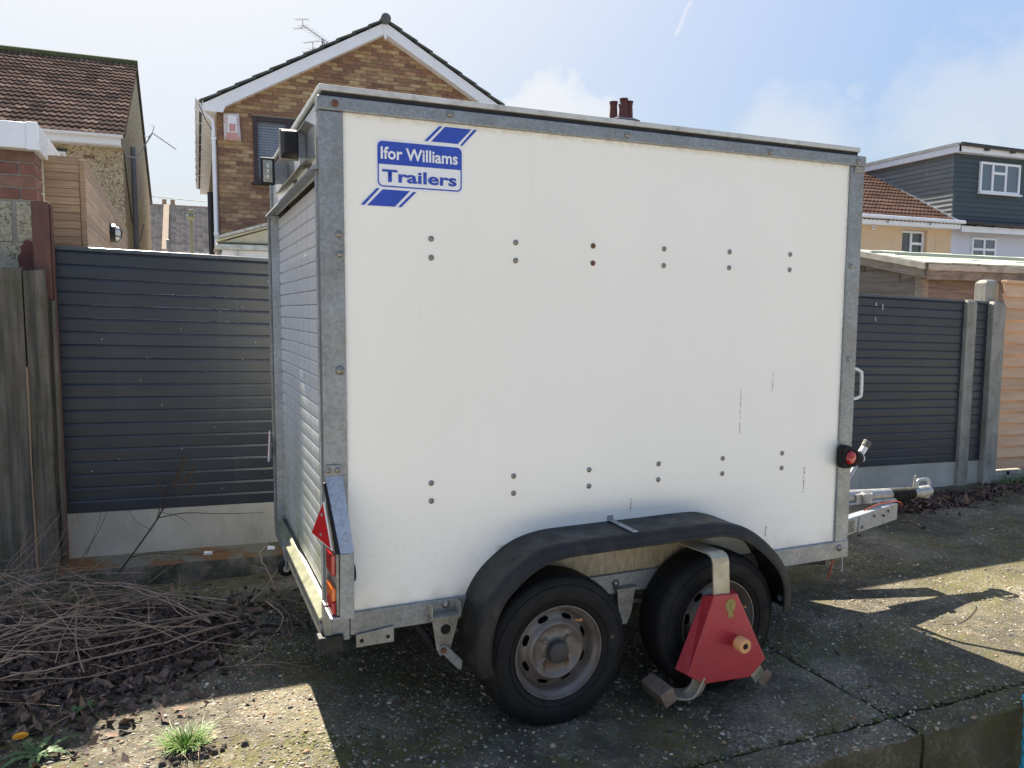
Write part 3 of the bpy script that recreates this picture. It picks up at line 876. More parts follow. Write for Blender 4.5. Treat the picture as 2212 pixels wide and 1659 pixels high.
for zz in (-.03, .03): cg.tube([(CX + .04, 4.60, 2.165 + zz), (CX + .07, 4.65, 2.165 + zz), (CX + .084, 4.70, 2.165 + zz), (CX + .07, 4.75, 2.165 + zz), (CX + .04, 4.80, 2.165 + zz)], .005, 6)
cg.tube([(CX + .04, 4.70, 2.09), (CX + .075, 4.70, 2.125), (CX + .085, 4.70, 2.165), (CX + .075, 4.70, 2.205), (CX + .04, 4.70, 2.24)], .005, 6)
obj('cage', cg, 'lamp black', lp, world=True)

rp = thing('timber_post', 'red-brown painted square timber post against the brick pier', 'post', (-1.15, 2.36, .1))
pm = MB().box(-1.163, -1.081, 2.30, 2.385, .0, 2.113)
obj('shaft', pm, 'red post', rp, world=True, bevel=.006)
obj('edge_strip', MB().box(-1.0795, -1.07, 2.322, 2.384, .1, 2.10), 'red post', rp, world=True, bevel=.002)

# ================================================================== TRAILER
tr = thing('box_trailer', 'white twin-axle box trailer with grey roller shutter, parked on the concrete yard', 'trailer', (0, 0, 0))
TL, TW, ZT = 2.36, 1.43, 2.222
NX = 2.80                                   # nose apex


def T(name, mb, m, parent=None, **kw):
    return obj(name, mb, m, parent or tr, world=True, **kw)


# side boards, nose, front, roof
T('side_panel', MB().box(.055, 2.295, .004, .022, .44, 2.20), 'panel white')
T('side_panel', MB().box(.055, 2.295, TW - .022, TW - .004, .44, 2.20), 'panel white')
for s in (0, 1):
    ya, yb = (.010, TW / 2) if s == 0 else (TW - .010, TW / 2)
    dy = .018 if s == 0 else -.018
    T('nose_panel', MB().hexa([(TL - .005, ya, .44), (NX, yb, .44), (NX - .025, yb, .44), (TL - .02, ya + dy, .44)],
                              [(TL - .005, ya, 2.21), (NX, yb, 2.21), (NX - .025, yb, 2.21), (TL - .02, ya + dy, 2.21)]), 'panel white')
T('nose_trim', MB().box(NX - .012, NX + .012, TW / 2 - .02, TW / 2 + .02, .42, 2.222), 'galv', bevel=.006)
T('floor', MB().prism([(.0, .02), (TL, .02), (NX - .05, TW / 2), (TL, TW - .02), (.0, TW - .02)], (.43, .455), 'z'), 'galv dirty')
roofp = [(-.016, -.004), (2.335, -.004), (NX - .02, TW / 2), (2.335, TW + .004), (-.016, TW + .004)]
T('roof', MB().prism(roofp, (2.241, 2.260), 'z'), 'roof skin', bevel=.003)
T('roof_seal', MB().prism([(-.005, .006), (2.33, .006), (NX - .04, TW / 2), (2.33, TW - .006), (-.005, TW - .006)], (2.2225, 2.2395), 'z'), 'dark gap')
# galvanised frame
for y0, y1 in ((-.007, .045), (TW - .045, TW + .007)):
    T('corner_post', MB().box(-.020, .0605, y0, y1, .392, 2.1765), 'galv', bevel=.004)
    T('corner_post', MB().box(2.283, TL + .002, y0, y1, .409, 2.1765), 'galv', bevel=.005)
    T('top_rail', MB().box(-.022, TL + .004, y0 - .005, y1, 2.178, ZT), 'galv', bevel=.004)
    T('bottom_rail', MB().box(.0615, TL + .004, y0 - .004, y1, .4075, .4885), 'galv', bevel=.004)
T('rear_cross_member', MB().box(-.02, .05, .046, TW - .046, .38, .468), 'galv dirty', bevel=.003)
# small joints: rounded tab of the front post over the rail
T('post_tab', MB().box(2.30, 2.358, -.0125, -.0075, 2.150, 2.1765), 'galv dirty', bevel=.002)

bolt_me = mesh('bolt', MB().lathe([(-.0005, .0001), (-.0005, .0105), (-.002, .0105), (-.0045, .0085), (-.0075, .0045), (-.0082, .0001)], (0, 0, 0), 'y', 12), 'bolt steel', 50)
bolt_rust = mesh('bolt', MB().lathe([(-.0005, .0001), (-.0005, .0105), (-.002, .0105), (-.0045, .0085), (-.0075, .0045), (-.0082, .0001)], (0, 0, 0), 'y', 12), 'bolt rust', 50)


def bolt(x, z, y=.004, s=1.0, rust=False):
    o = link('bolt', bolt_rust if rust else bolt_me, tr, (x, y, z), world=True); o.scale = (s, s, s)
    if rust: o['label'] = 'rusty bolt head'


for i in range(6):
    x = .362 + i * .3207
    for z in (1.781, 1.716): bolt(x, z, rust=(i == 2))
    for z in (.9185, .8535): bolt(x - .003, z)
for (x, z, r) in ((.034, 2.203, 1), (.427, 2.209, 0), (1.135, 2.205, 0), (1.826, 2.199, 0), (2.317, 2.199, 0)): bolt(x, z - .003, -.0125, 1.15, bool(r))
for (x, z) in ((.041, 1.782), (.043, 1.717), (.039, 1.331), (2.315, 1.327), (2.304, 1.741)): bolt(x, z, -.007, 1.1 if z > 1.4 or x > 1 else 1.5)
for (x, z) in ((.408, .470), (2.307, .458)): bolt(x, z, -.0115, 1.5)
# rust weeps under the rusty bolts
sc_ = MB()
for (x, z, w, h) in ((1.885, .555, .006, .05), (1.884, .47 + .02, .004, .05), (1.895, 1.19, .003, .10), (1.725, 1.02, .002, .20), (2.09, .73, .005, .12), (1.19, .74, .006, .05)):
    n = 7
    for k in range(n):
        zz = z + h * k / n; ww = w * random.uniform(.3, 1.0); xx = x + random.uniform(-.002, .002)
        sc_.box(xx, xx + ww, .0028, .0035, zz, zz + h / n * random.uniform(.4, 1.0))
tag(T('scuff', sc_, 'grime'), kind='stuff')

# ---- decal: blue and white maker's mark (flat vinyl)
def rrect(x0, x1, z0, z1, r, n=6):
    out = []
    for (cx_, cz_, a0) in ((x1 - r, z1 - r, 0), (x0 + r, z1 - r, 90), (x0 + r, z0 + r, 180), (x1 - r, z0 + r, 270)):
        for k in range(n + 1):
            a = radians(a0 + 90 * k / n); out.append((cx_ + r * cos(a), cz_ + r * sin(a)))
    return out


dec = T('decal', MB().prism(rrect(.171, .480, 1.9395, 2.1065, .02), (.0026, .0032)), 'decal white')
D0, D1 = .0018, .0024
blue = MB()
bx0, bx1, bz0, bz1 = .1755, .4745, 1.9475, 2.0985
top = [p for p in rrect(bx0, bx1, bz0, bz1, .018) if p[1] >= 2.02]
blue.prism([(bx1, 2.0225)] + top + [(bx0, 2.0225)], (D0, D1))
# outline of the lower half
ro = [p for p in rrect(bx0, bx1, bz0, bz1, .018) if p[1] < 2.02]; ri = [p for p in rrect(bx0 + .0045, bx1 - .0045, bz0 + .0045, bz1 - .0045, .0145) if p[1] < 2.02]
ro = [(bx0, 2.0224)] + ro + [(bx1, 2.0224)]; ri = [(bx0 + .0045, 2.0224)] + ri + [(bx1 - .0045, 2.0224)]
for i in range(len(ro) - 1):
    blue.prism([ro[i], ro[i + 1], ri[min(i + 1, len(ri) - 1)], ri[min(i, len(ri) - 1)]], (D0, D1))
for q in ([(.392, 2.165), (.404, 2.165), (.351, 2.111), (.339, 2.111)], [(.413, 2.165), (.511, 2.165), (.460, 2.111), (.363, 2.111)], [(.519, 2.165), (.532, 2.165), (.475, 2.105), (.4685, 2.107)],
          [(.171, 1.941), (.182, 1.941), (.129, 1.883), (.118, 1.884)], [(.192, 1.9385), (.287, 1.9385), (.234, 1.883), (.139, 1.883)], [(.298, 1.9365), (.310, 1.9365), (.256, 1.883), (.245, 1.883)]):
    blue.prism(q, (D0, D1))
T('decal_print', blue, 'decal blue', dec)
for q in ([(.335, 2.11), (.385, 2.168), (.538, 2.168), (.482, 2.102)], [(.112, 1.881), (.168, 1.942), (.315, 1.9395), (.26, 1.880)]):
    T('decal_backing', MB().prism(q, (.0027, .0033)), 'decal white', dec)


def lettering(txt, x0, x1, z0, z1, m, y, parent, bold=.02, name='lettering'):
    cu = bpy.data.curves.new('lettering', 'FONT'); cu.body = txt; cu.size = 1.0; cu.offset = bold; cu.resolution_u = 3
    to = bpy.data.objects.new('lettering', cu); COL.objects.link(to)
    bpy.context.view_layer.update()
    me = bpy.data.meshes.new_from_object(to.evaluated_get(bpy.context.evaluated_depsgraph_get()))
    bpy.data.objects.remove(to)
    co = np.array([v.co[:] for v in me.vertices])
    mn, mx = co.min(0), co.max(0)
    sx, sz = (x1 - x0) / (mx[0] - mn[0]), (z1 - z0) / (mx[1] - mn[1])
    for v in me.vertices: v.co = ((v.co.x - mn[0]) * sx + x0, y, (v.co.y - mn[1]) * sz + z0)
    me.materials.clear(); me.materials.append(MATS[m])
    o = link(name, me, parent, world=True); o['label'] = 'lettering reading ' + txt
    return o


lettering('Ifor Williams', .1865, .4595, 2.039, 2.0805, 'decal white', .0012, dec, .02)
lettering('Trailers', .191, .4555, 1.964, 2.0055, 'decal blue', .0012, dec, .028)

# ---- rear: header, drip rail, roller shutter, guides, sill
T('header_panel', MB().box(-.008, .008, .046, TW - .046, 1.995, 2.2215), 'header grp')
T('drip_rail', MB().hexa([(-.046, .0, 1.986), (-.004, .0, 1.994), (-.004, TW, 1.994), (-.046, TW, 1.986)], [(-.040, .0, 1.999), (-.004, .0, 2.016), (-.004, TW, 2.016), (-.040, TW, 1.999)]), 'galv', bevel=.002)
sl = T('roller_shutter', MB().box(.030, .036, .06, TW - .06, .47, 1.99), 'dark void')
RP = .0535
prof = [(.019, .0), (.0145, .0035), (.0138, RP * .5), (.0145, RP - .0065), (.019, RP - .003), (.027, RP - .002), (.027, .0)]
rme = mesh('slat', MB().prism([(x, z) for x, z in prof], (0, TW - .116), 'y'), 'roller slat')
for k in range(28):
    link('slat', rme, sl, (0.0, .058, .484 + k * RP), world=True)
for y0, y1 in ((.046, .060), (TW - .060, TW - .046)): T('shutter_guide', MB().box(-.024, .018, y0, y1, .468, 1.992), 'galv bright', bevel=.003)
T('guide_lip', MB().box(-.034, -.0205, TW - .02, TW + .006, .46, 1.985), 'galv', bevel=.003)
T('rear_sill', MB().hexa([(-.040, .03, .460), (-.004, .03, .450), (-.004, TW - .03, .450), (-.040, TW - .03, .460)], [(-.037, .03, .468), (-.004, .03, .492), (-.004, TW - .03, .492), (-.037, TW - .03, .468)]), 'sill alloy', bevel=.004)
T('bumper_bar', MB().box(-.036, -.021, .03, TW - .03, .400, .4495), 'galv dirty', bevel=.003)
T('bumper_cap', MB().box(-.050, .035, -.026, .029, .362, .420), 'black plastic', bevel=.004)
T('post_foot', MB().box(-.028, .0, -.012, .046, .375, .53), 'galv dirty', bevel=.004)
T('step_bracket', MB().prism([(.078, .366), (.212, .366), (.212, .4235), (.078, .412)], (-.022, -.018)), 'galv dirty', bevel=.002)
T('bracket_flange', MB().box(.080, .212, -.0175, .02, .4015, .4065), 'galv dirty')
for x in (.097, .190):
    T('bolt_hole', MB().lathe([(0, .0001), (0, .0075), (.001, .0075)], (x, -.0225, .388), 'y', 12), 'dark void')

# number-plate bracket with its two floodlamps on the header
pb = T('plate_bracket', MB().box(-.026, -.020, .06, .92, 2.035, 2.142), 'galv')
T('bracket_flange', MB().hexa([(-.058, .045, 2.020), (-.020, .045, 2.034), (-.020, .93, 2.034), (-.058, .93, 2.020)], [(-.058, .045, 2.024), (-.020, .045, 2.038), (-.020, .93, 2.038), (-.058, .93, 2.024)]), 'galv dirty', pb)
T('bracket_flange', MB().hexa([(-.052, .06, 2.151), (-.020, .06, 2.138), (-.020, .92, 2.138), (-.052, .92, 2.151)], [(-.052, .06, 2.155), (-.020, .06, 2.142), (-.020, .92, 2.142), (-.052, .92, 2.155)]), 'galv', pb)
T('paper_label', MB().box(-.0275, -.0262, .36, .50, 2.05, 2.12), 'decal white', pb)
for y in (.30, .66): T('spacer', MB().box(-.0195, -.009, y, y + .03, 2.05, 2.13), 'white plastic', pb)


def flood(x0, x1, yb, zc, face):
    h = .050
    hb = MB()
    a, b = x0, x1
    # body tapers away from the glass
    yf, yk = yb, yb - face * .045
    hb.hexa([(a, min(yf, yf + face * .008), zc - h), (b, yf, zc - h), (b, yf + face * .008, zc - h), (a, yf + face * .008, zc - h)] if False else
            [(a, yf, zc - h), (b, yf, zc - h), (b - .004, yk, zc - h + .016), (a + .010, yk, zc - h + .016)],
            [(a, yf, zc + h), (b, yf, zc + h), (b - .004, yk, zc + h - .012), (a + .010, yk, zc + h - .012)])
    f = T('floodlamp', hb, 'black plastic', bevel=.006)
    T('bezel', MB().box(a - .003, b + .003, min(yf, yf + face * .012), max(yf, yf + face * .012), zc - h - .003, zc + h + .003), 'galv dirty' if face > 0 else 'black plastic', f, bevel=.004)
    gl = (yf + face * .0125, yf + face * .0145)
    T('glass', MB().box(a + .006, b - .006, min(gl), max(gl), zc - h + .007, zc + h - .007), 'lens clear', f, bevel=.003)
    for dz in (-.028, -.008, .014): T('emitter', MB().box(a + .02, b - .02, min(yf + face * .0146, yf + face * .016), max(yf + face * .0146, yf + face * .016), zc + dz, zc + dz + .014), 'diffuser', f)
    T('stay', MB().box(b + .001, -.0265, yk if face < 0 else yf, (yk if face < 0 else yf) + .012, zc - .04, zc + .045), 'galv bright', f)


flood(-.112, -.052, .225, 2.104, 1)
flood(-.134, -.086, .66, 2.080, -1)

# tail lamp unit on the near rear corner
yk = -.120
lb = T('lamp_guard', MB().hexa([(.009, yk, .735), (.054, yk, .735), (.040, -.012, .972), (-.018, -.012, .972)], [(.009, yk - .004, .737), (.054, yk - .004, .737), (.040, -.0155, .975), (-.018, -.0155, .975)]), 'galv bright')
T('guard_tab', MB().prism([(-.018, .9755), (.040, .9755), (.040, 1.004), (.033, 1.012), (-.011, 1.012), (-.018, 1.004)], (-.0155, -.012)), 'galv', lb, bevel=.001)
T('guard_side', MB().prism([(.009, .7345), (.054, .7345), (.052, .515), (.004, .515)], (yk - .004, yk)), 'galv', lb, bevel=.001)
T('guard_foot', MB().box(.004, .052, yk + .0005, -.012, .515, .519), 'galv', lb)
T('lamp_back', MB().hexa([(.006, yk + .001, .5195), (.010, yk + .001, .5195), (.010, -.0125, .5195), (.006, -.0125, .5195)], [(.008, yk + .001, .735), (.012, yk + .001, .735), (-.008, -.0125, .93), (-.012, -.0125, .93)]), 'galv dirty', lb)
T('rear_boot', MB().lathe([(.010, .0001), (.012, .042), (.045, .042), (.064, .030), (.070, .0001)], (0, -.075, .655), 'x', 20), 'black rubber', lb, smooth=50)
for x in (-.007, .025): bolt(x, .995, -.0155, 1.0)
T('rubber_strip', MB().hexa([(-.006, yk - .006, .738), (.0085, yk - .006, .738), (.0085, yk + .006, .738), (-.006, yk + .006, .738)], [(-.026, -.030, .955), (-.0185, -.030, .958), (-.0185, -.016, .958), (-.026, -.016, .955)]), 'black rubber', lb)
tl = T('tail_lamp', MB().box(-.004, .0055, yk + .004, -.0125, .527, .735), 'galv dirty', bevel=.002)
T('red_lens', MB().box(-.020, -.0045, yk + .006, -.014, .662, .733), 'lens red', tl, bevel=.005)
T('amber_lens', MB().box(-.020, -.0045, yk + .006, -.014, .5745, .622), 'lens amber', tl, bevel=.005)
T('red_lens', MB().box(-.020, -.0045, yk + .006, -.014, .530, .573), 'lens red', tl, bevel=.005)
T('lamp_tray', MB().box(-.026, .0035, yk - .002, -.008, .519, .523), 'galv bright', tl)
tri = [(0, .085), (-.085, -.065), (.085, -.065)]
Mx = Matrix.Translation((-.034, -.036, .818)) @ Matrix.Rotation(radians(15), 4, 'Z') @ Matrix.Rotation(radians(8), 4, 'X')


def triangle(Mx, parent_name='reflector'):
    a = MB().prism([(p[0] * .96, p[1] * .96) for p in tri], (0, .006), 'x').xform(Mx)
    o = T(parent_name, a, 'white plastic', bevel=.002)
    T('red_face', MB().prism([(p[0] * .86, p[1] * .86) for p in tri], (-.0025, -.0005), 'x').xform(Mx), 'reflector red', o)
    for z in (.035, -.035): T('screw', MB().lathe([(-.0045, .0001), (-.0045, .006), (-.0027, .006)], (0, 0, z), 'x', 10).xform(Mx), 'galv bright', o)


triangle(Mx)
triangle(Matrix.Translation((-.056, TW - .06, .855)) @ Matrix.Rotation(radians(-12), 4, 'Z'))
# rear castor hanging at the middle of the bumper
cs = T('castor', MB().tube([(-.030, 1.01, .475), (-.030, 1.01, .40)], .012, 10).box(-.046, -.014, .992, 1.028, .436, .452), 'galv bright')
T('fork', MB().tube([(-.030, .985, .345), (-.032, .983, .385), (-.032, 1.01, .402), (-.032, 1.035, .385), (-.030, 1.035, .345)], .006, 8), 'galv', cs)
T('wheel', MB().lathe([(-.013, .012), (-.013, .030), (-.009, .037), (.009, .037), (.013, .030), (.013, .012)], (-.030, 1.01, .343), 'y', 20, True), 'black rubber', cs, smooth=40)
T('hub', MB().lathe([(-.0145, .0001), (-.0145, .015), (.0145, .015), (.0145, .0001)], (-.030, 1.01, .343), 'y', 14), 'galv bright', cs)

# ---- mudguard (near side and far side)
path = resample([(.474, .255), (.460, .30), (.463, .40), (.486, .485), (.523, .555), (.584, .616), (.670, .672), (.775, .699), (.90, .704), (1.2, .705), (1.44, .706), (1.53, .697), (1.62, .667), (1.70, .614), (1.78, .541), (1.832, .465), (1.853, .39), (1.853, .30)], 60)


def sweep(path, prof):
    vs = []; n = len(prof)
    for i, p in enumerate(path):
        a = Vector(path[max(i - 1, 0)]); b = Vector(path[min(i + 1, len(path) - 1)])
        t = (b - a).normalized(); nn = Vector((-t.y, t.x))
        for (y, h) in prof: vs.append((p[0] + nn.x * h, y, p[1] + nn.y * h))
    fs = [(i * n + k, i * n + (k + 1) % n, (i + 1) * n + (k + 1) % n, (i + 1) * n + k) for i in range(len(path) - 1) for k in range(n)]
    fs += [tuple(range(n)), tuple(range(len(path) * n - 1, (len(path) - 1) * n - 1, -1))]
    return MB().add(vs, fs)


gprof = [(.003, .0), (-.165, .0), (-.172, .003), (-.190, .002), (-.203, -.006), (-.209, -.020), (-.210, -.034), (-.214, -.038), (-.213, -.048), (-.206, -.050), (-.203, -.034), (-.197, -.014), (-.185, -.006), (.003, -.006)]
for s in (0, 1):
    pr = gprof if s == 0 else [(TW - y, h) for y, h in gprof]
    T('mudguard', sweep(path, pr), 'black plastic', smooth=45)
st_ = T('mudguard_stay', MB().box(1.086, 1.110, -.185, -.002, .7085, .7125), 'galv bright', bevel=.001)
T('stay_upright', MB().box(1.086, 1.110, -.001, .0032, .7085, .728), 'galv bright', st_)
for y in (-.165, -.06): T('screw', MB().lathe([(.7126, .0001), (.7126, .006), (.7155, .005), (.7160, .0001)], (1.098, y, 0), 'z', 10), 'galv dirty', st_)
for (x, z) in ((1.846, .335),): T('fixing', MB().lathe([(-.020, .0001), (-.020, .010), (-.012, .012), (-.012, .0001)], (0, 0, 0), 'y', 12).xform(Matrix.Translation((1.825, -.150, z)) @ Matrix.Rotation(radians(90), 4, 'Z')), 'galv bright')
# mudguard end bracket behind the rear wheel
mbk = T('mudguard_bracket', MB().prism([(.345, .432), (.447, .438), (.438, .40), (.412, .312), (.40, .296), (.374, .296), (.362, .318)], (-.046, -.040)), 'galv dirty', bevel=.001)
T('bracket_flange', MB().box(.338, .450, -.060, -.012, .4385, .4425), 'galv dirty', mbk)
for x in (.340, .444): T('gusset', MB().box(x, x + .004, -.058, -.012, .443, .488), 'galv dirty', mbk)
T('bracket_hole', MB().lathe([(0, .0001), (0, .019), (.001, .019)], (.395, -.0465, .391), 'y', 18), 'dark void', mbk)
T('bracket_side', MB().hexa([(.340, -.046, .430), (.346, -.046, .430), (.346, .02, .43), (.340, .02, .43)], [(.335, -.046, .4375), (.346, -.046, .4375), (.346, .02, .4375), (.335, .02, .4375)]), 'galv dirty', mbk)
T('shackle', MB().prism([(.372, .335), (.396, .335), (.456, .268), (.452, .232), (.440, .236), (.385, .300), (.372, .305)], (-.054, -.048)), 'galv', mbk, bevel=.001)
T('bolt', MB().lathe([(-.064, .0001), (-.064, .010), (-.055, .012), (-.054, .0001)], (.384, 0, .318), 'y', 6), 'bolt rust', mbk)
T('damper', MB().tube([(.30, .03, .41), (.345, .0, .345), (.365, -.015, .30)], [.014, .016, .010], 10), 'black rubber', mbk)
# middle hanger between the wheels, chassis angle and springs
for x in (1.155,):
    T('spring_hanger', MB().prism([(1.118, .43), (1.202, .43), (1.185, .33), (1.165, .285), (1.145, .285), (1.125, .33)], (-.03, -.024)).prism([(1.118, .43), (1.202, .43), (1.185, .33), (1.165, .285), (1.145, .285), (1.125, .33)], (.03, .036)), 'galv dirty', bevel=.001)
    T('bracket_flange', MB().box(1.110, 1.210, -.04, .04, .4305, .4355), 'galv dirty')
bolt(1.12, .452, -.0115, 1.5)
T('chassis_rail', MB().box(.1, 2.3, .10, .14, .36, .4295), 'galv dirty', bevel=.004)
T('chassis_rail', MB().box(.1, 2.3, TW - .14, TW - .10, .36, .4295), 'galv dirty', bevel=.004)
T('front_cross_member', MB().hexa([(2.0, .10, .38), (2.34, .10, .34), (2.34, .16, .34), (2.0, .16, .38)], [(2.0, .10, .405), (2.34, .10, .405), (2.34, .16, .405), (2.0, .16, .405)]), 'dark gap')
for wx in (.794, 1.513):
    T('axle', MB().tube([(wx, .04, .285), (wx, TW - .04, .285)], .03, 12), 'galv dirty')
    for y in (.05, TW - .08): T('leaf_spring', MB().hexa([(wx - .34, y, .33), (wx + .34, y, .33), (wx + .34, y + .03, .33), (wx - .34, y + .03, .33)], [(wx - .34, y, .345), (wx + .34, y, .345), (wx + .34, y + .03, .345), (wx - .34, y + .03, .345)]), 'galv dirty')


# ---- wheels
def build_wheel():
    w = bpy.data.objects.new('wheel', None); COL.objects.link(w); w.parent = tr
    # tyre: y = 0 at rim plane, outward is -Y
    tp = [(.012, .170), (-.004, .176), (-.014, .190), (-.019, .205), (-.0215, .225), (-.020, .245), (-.014, .262), (-.004, .276), (.006, .2835), (.020, .2865), (.0255, .287), (.0257, .281), (.0305, .281), (.0307, .2875),
          (.056, .288), (.0562, .282), (.061, .282), (.0612, .288), (.088, .288), (.0882, .282), (.093, .282), (.0932, .2875), (.118, .2865), (.138, .282), (.150, .268), (.158, .235), (.152, .195), (.140, .170)]
    ty = MB().lathe(tp, (0, 0, 0), 'y', 96)
    obj('tyre', ty, 'black rubber', w, smooth=40)
    rib = MB()
    for r_ in (.2005, .2555): rib.lathe([(-.018 if r_ < .22 else -.0185, r_ - .0015), (-.0215 if r_ < .22 else -.0205, r_), (-.018, r_ + .0015)], (0, 0, 0), 'y', 72)
    for k in range(72):       # shoulder sipes as little raised lugs
        a = 2 * pi * k / 72
        M = Matrix.Rotation(-a, 4, 'Y')
        b = MB().hexa([(-.0052, -.0035, .2735), (.0052, -.0035, .2735), (.0052, .010, .280), (-.0052, .010, .280)], [(-.0045, -.0045, .2785), (.0045, -.0045, .2785), (.0045, .010, .2868), (-.0045, .010, .2868)]).xform(M)
        rib.add(b.v, b.f)
    tag(obj('tread_lug', rib, 'black rubber', w), kind='stuff')
    obj('balance_mark', MB().lathe([(-.0222, .004), (-.0228, .005), (-.0222, .006)], (.216, 0, .03), 'y', 16), 'galv dirty', w)
    # rim: flange, well and slotted disc
    rp_ = [(.006, .174), (-.004, .1775), (-.010, .1765), (-.010, .1725), (-.004, .170), (.004, .166), (.012, .158), (.020, .1535), (.040, .1505), (.047, .148)]
    rm = MB().lathe(rp_, (0, 0, 0), 'y', 72)
    n = 144; rad = [.148, .141, .1355, .131, .127, .123, .119, .113, .107, .102, .097, .091, .080, .060, .050, .046]
    dep = [.047, .041, .037, .034, .031, .029, .026, .020, .011, .008, .010, .020, .023, .024, .022, .016]
    off = len(rm.v); V = []; F = []
    for i in range(n):
        a = 2 * pi * i / n
        for r_, d_ in zip(rad, dep):
            bump = 0
            if .055 < r_ < .095:
                ph = (a - pi / 4) % (pi / 2) - 0
                ph = min(ph, pi / 2 - ph)
                bump = -.007 * max(0, 1 - (ph / .26) ** 2)
            V.append((r_ * cos(a), d_ + bump, r_ * sin(a)))
    m_ = len(rad)
    for i in range(n):
        j = (i + 1) % n
        a = 2 * pi * (i + .5) / n
        ph = (a % (pi / 4)); inslot = abs(ph - pi / 8) < .17
        for k in range(m_ - 1):
            edge = abs(ph - pi / 8) > .125
            if inslot and (k in (2, 3, 4, 5) if not edge else k in (3, 4)): continue
            F.append((i * m_ + k, i * m_ + k + 1, j * m_ + k + 1, j * m_ + k))
    rm.add(V, F)
    obj('rim', rm, 'rim steel', w, smooth=50)
    obj('brake_drum', MB().lathe([(.070, .0001), (.070, .128), (.13, .128), (.13, .0001)], (0, 0, 0), 'y', 40), 'dark void', w)
    for k in range(4):
        a = pi / 4 + k * pi / 2
        obj('wheel_nut', MB().lathe([(.022, .0001), (.010, .004), (.009, .0085), (.014, .0105), (.034, .0115)], (.064 * cos(a), 0, .064 * sin(a)), 'y', 6), 'bolt rust' if k > 1 else 'rim steel', w)
    obj('hub_cap', MB().lathe([(-.016, .0001), (-.016, .030), (-.012, .038), (-.004, .041), (.012, .041), (.014, .046), (.026, .0465)], (0, 0, 0), 'y', 36), 'hub black', w, smooth=40)
    obj('valve', MB().tube([(.088, .03, .098), (.090, .000, .106), (.092, -.006, .110)], [.005, .004, .005], 8), 'ptfe orange', w)
    return w


w0 = build_wheel()
w0.location = (.794, -.155, .284)


def copy_tree(o, parent):
    c = o.copy(); COL.objects.link(c); c.parent = parent
    for ch in o.children: copy_tree(ch, c)
    return c


w1 = copy_tree(w0, tr); w1.location = (1.513, -.155, .284); w1.rotation_euler = (0, .55, 0); w1['label'] = 'wheel behind the red clamp'
for x in (.794, 1.513):
    w = copy_tree(w0, tr); w.location = (x, TW + .155, .284); w.rotation_euler = (0, .3, pi)

# ---- front: marker lamp, handle, drawbar, coupling, jockey crank
ml = T('marker_lamp', MB().prism([(x - .036, z + .010) for x, z in [(2.300, .84), (2.300, .915), (2.318, .932), (2.345, .928), (2.385, .905), (2.425, .885), (2.432, .862), (2.420, .842), (2.385, .830), (2.34, .824), (2.312, .826)]], (-.050, -.008)), 'black rubber', bevel=.008)
T('lens', MB().lathe([(-.050, .031), (-.056, .028), (-.061, .018), (-.063, .0001)], (2.312, 0, .884), 'y', 24), 'lens red', ml, smooth=60)
T('lens_ring', MB().lathe([(-.049, .034), (-.054, .037), (-.049, .040)], (2.312, 0, .884), 'y', 24), 'black rubber', ml, smooth=60)
T('end_lens', MB().lathe([(2.430, .020), (2.437, .018), (2.441, .0001)], (-.036, -.030, .873), 'x', 16), 'white plastic', ml, smooth=60)
gh = T('grab_handle', MB().tube([(2.455, .13, 1.130), (2.500, .112, 1.128), (2.522, .104, 1.140), (2.524, .104, 1.165), (2.522, .104, 1.235), (2.520, .104, 1.255), (2.500, .112, 1.268), (2.455, .13, 1.272)], .0078, 10), 'white plastic', smooth=50)
T('back_plate', MB().box(2.462, 2.472, .10, .16, 1.135, 1.265), 'lamp black', gh)


def beam(a, b, w, h, name, m):
    a = Vector(a); b = Vector(b); d = (b - a).normalized(); s = d.cross(Vector((0, 0, 1))).normalized() * w / 2; u = Vector((0, 0, h / 2))
    return T(name, MB().hexa([a + s - u, b + s - u, b - s - u, a - s - u], [a + s + u, b + s + u, b - s + u, a - s + u]), m, bevel=.004)


b1 = beam((2.0, .30, .342), (3.43, .660, .366), .05, .094, 'drawbar', 'galv bright')
b2 = beam((2.0, TW - .30, .342), (3.43, TW - .660, .366), .05, .094, 'drawbar', 'galv bright')
dd = (Vector((3.43, .660, .366)) - Vector((2.0, .30, .342))).normalized(); nn_ = Vector((dd.y, -dd.x, 0)).normalized()


def onbeam(t, zoff, out=.0262):
    p = Vector((2.0, .30, .342)) + dd * t + nn_ * out; return p + Vector((0, 0, zoff))


# joint plate and bolts on the outer face of the near beam
pl = MB(); c = [onbeam(1.03, -.049, .026), onbeam(1.47, -.049, .026), onbeam(1.47, .049, .026), onbeam(1.045, .049, .026)]
c2 = [onbeam(1.03, -.049, .030), onbeam(1.47, -.049, .030), onbeam(1.47, .049, .030), onbeam(1.045, .049, .030)]
T('joint_plate', MB().hexa([c[0], c[1], c2[1], c2[0]], [c[3], c[2], c2[2], c2[3]]), 'galv bright', b1, bevel=.002)
for t, z in ((1.20, .018), (1.36, .020), (1.07, -.024), (1.30, .004)):
    p = onbeam(t, z, .031); T('bolt', MB().tube([p, p + nn_ * .009], .009 if z != .004 else .006, 6), 'bolt steel' if z != .004 else 'dark void', b1)
q = [onbeam(.90, -.035, .0265), onbeam(1.0, -.035, .0265), onbeam(1.0, .035, .0265), onbeam(.90, .035, .0265)]
q2 = [p + nn_ * .0012 for p in q]
dp = T('data_plate', MB().hexa([q[0], q[1], q2[1], q2[0]], [q[3], q[2], q2[2], q2[3]]), 'galv dirty', b1)
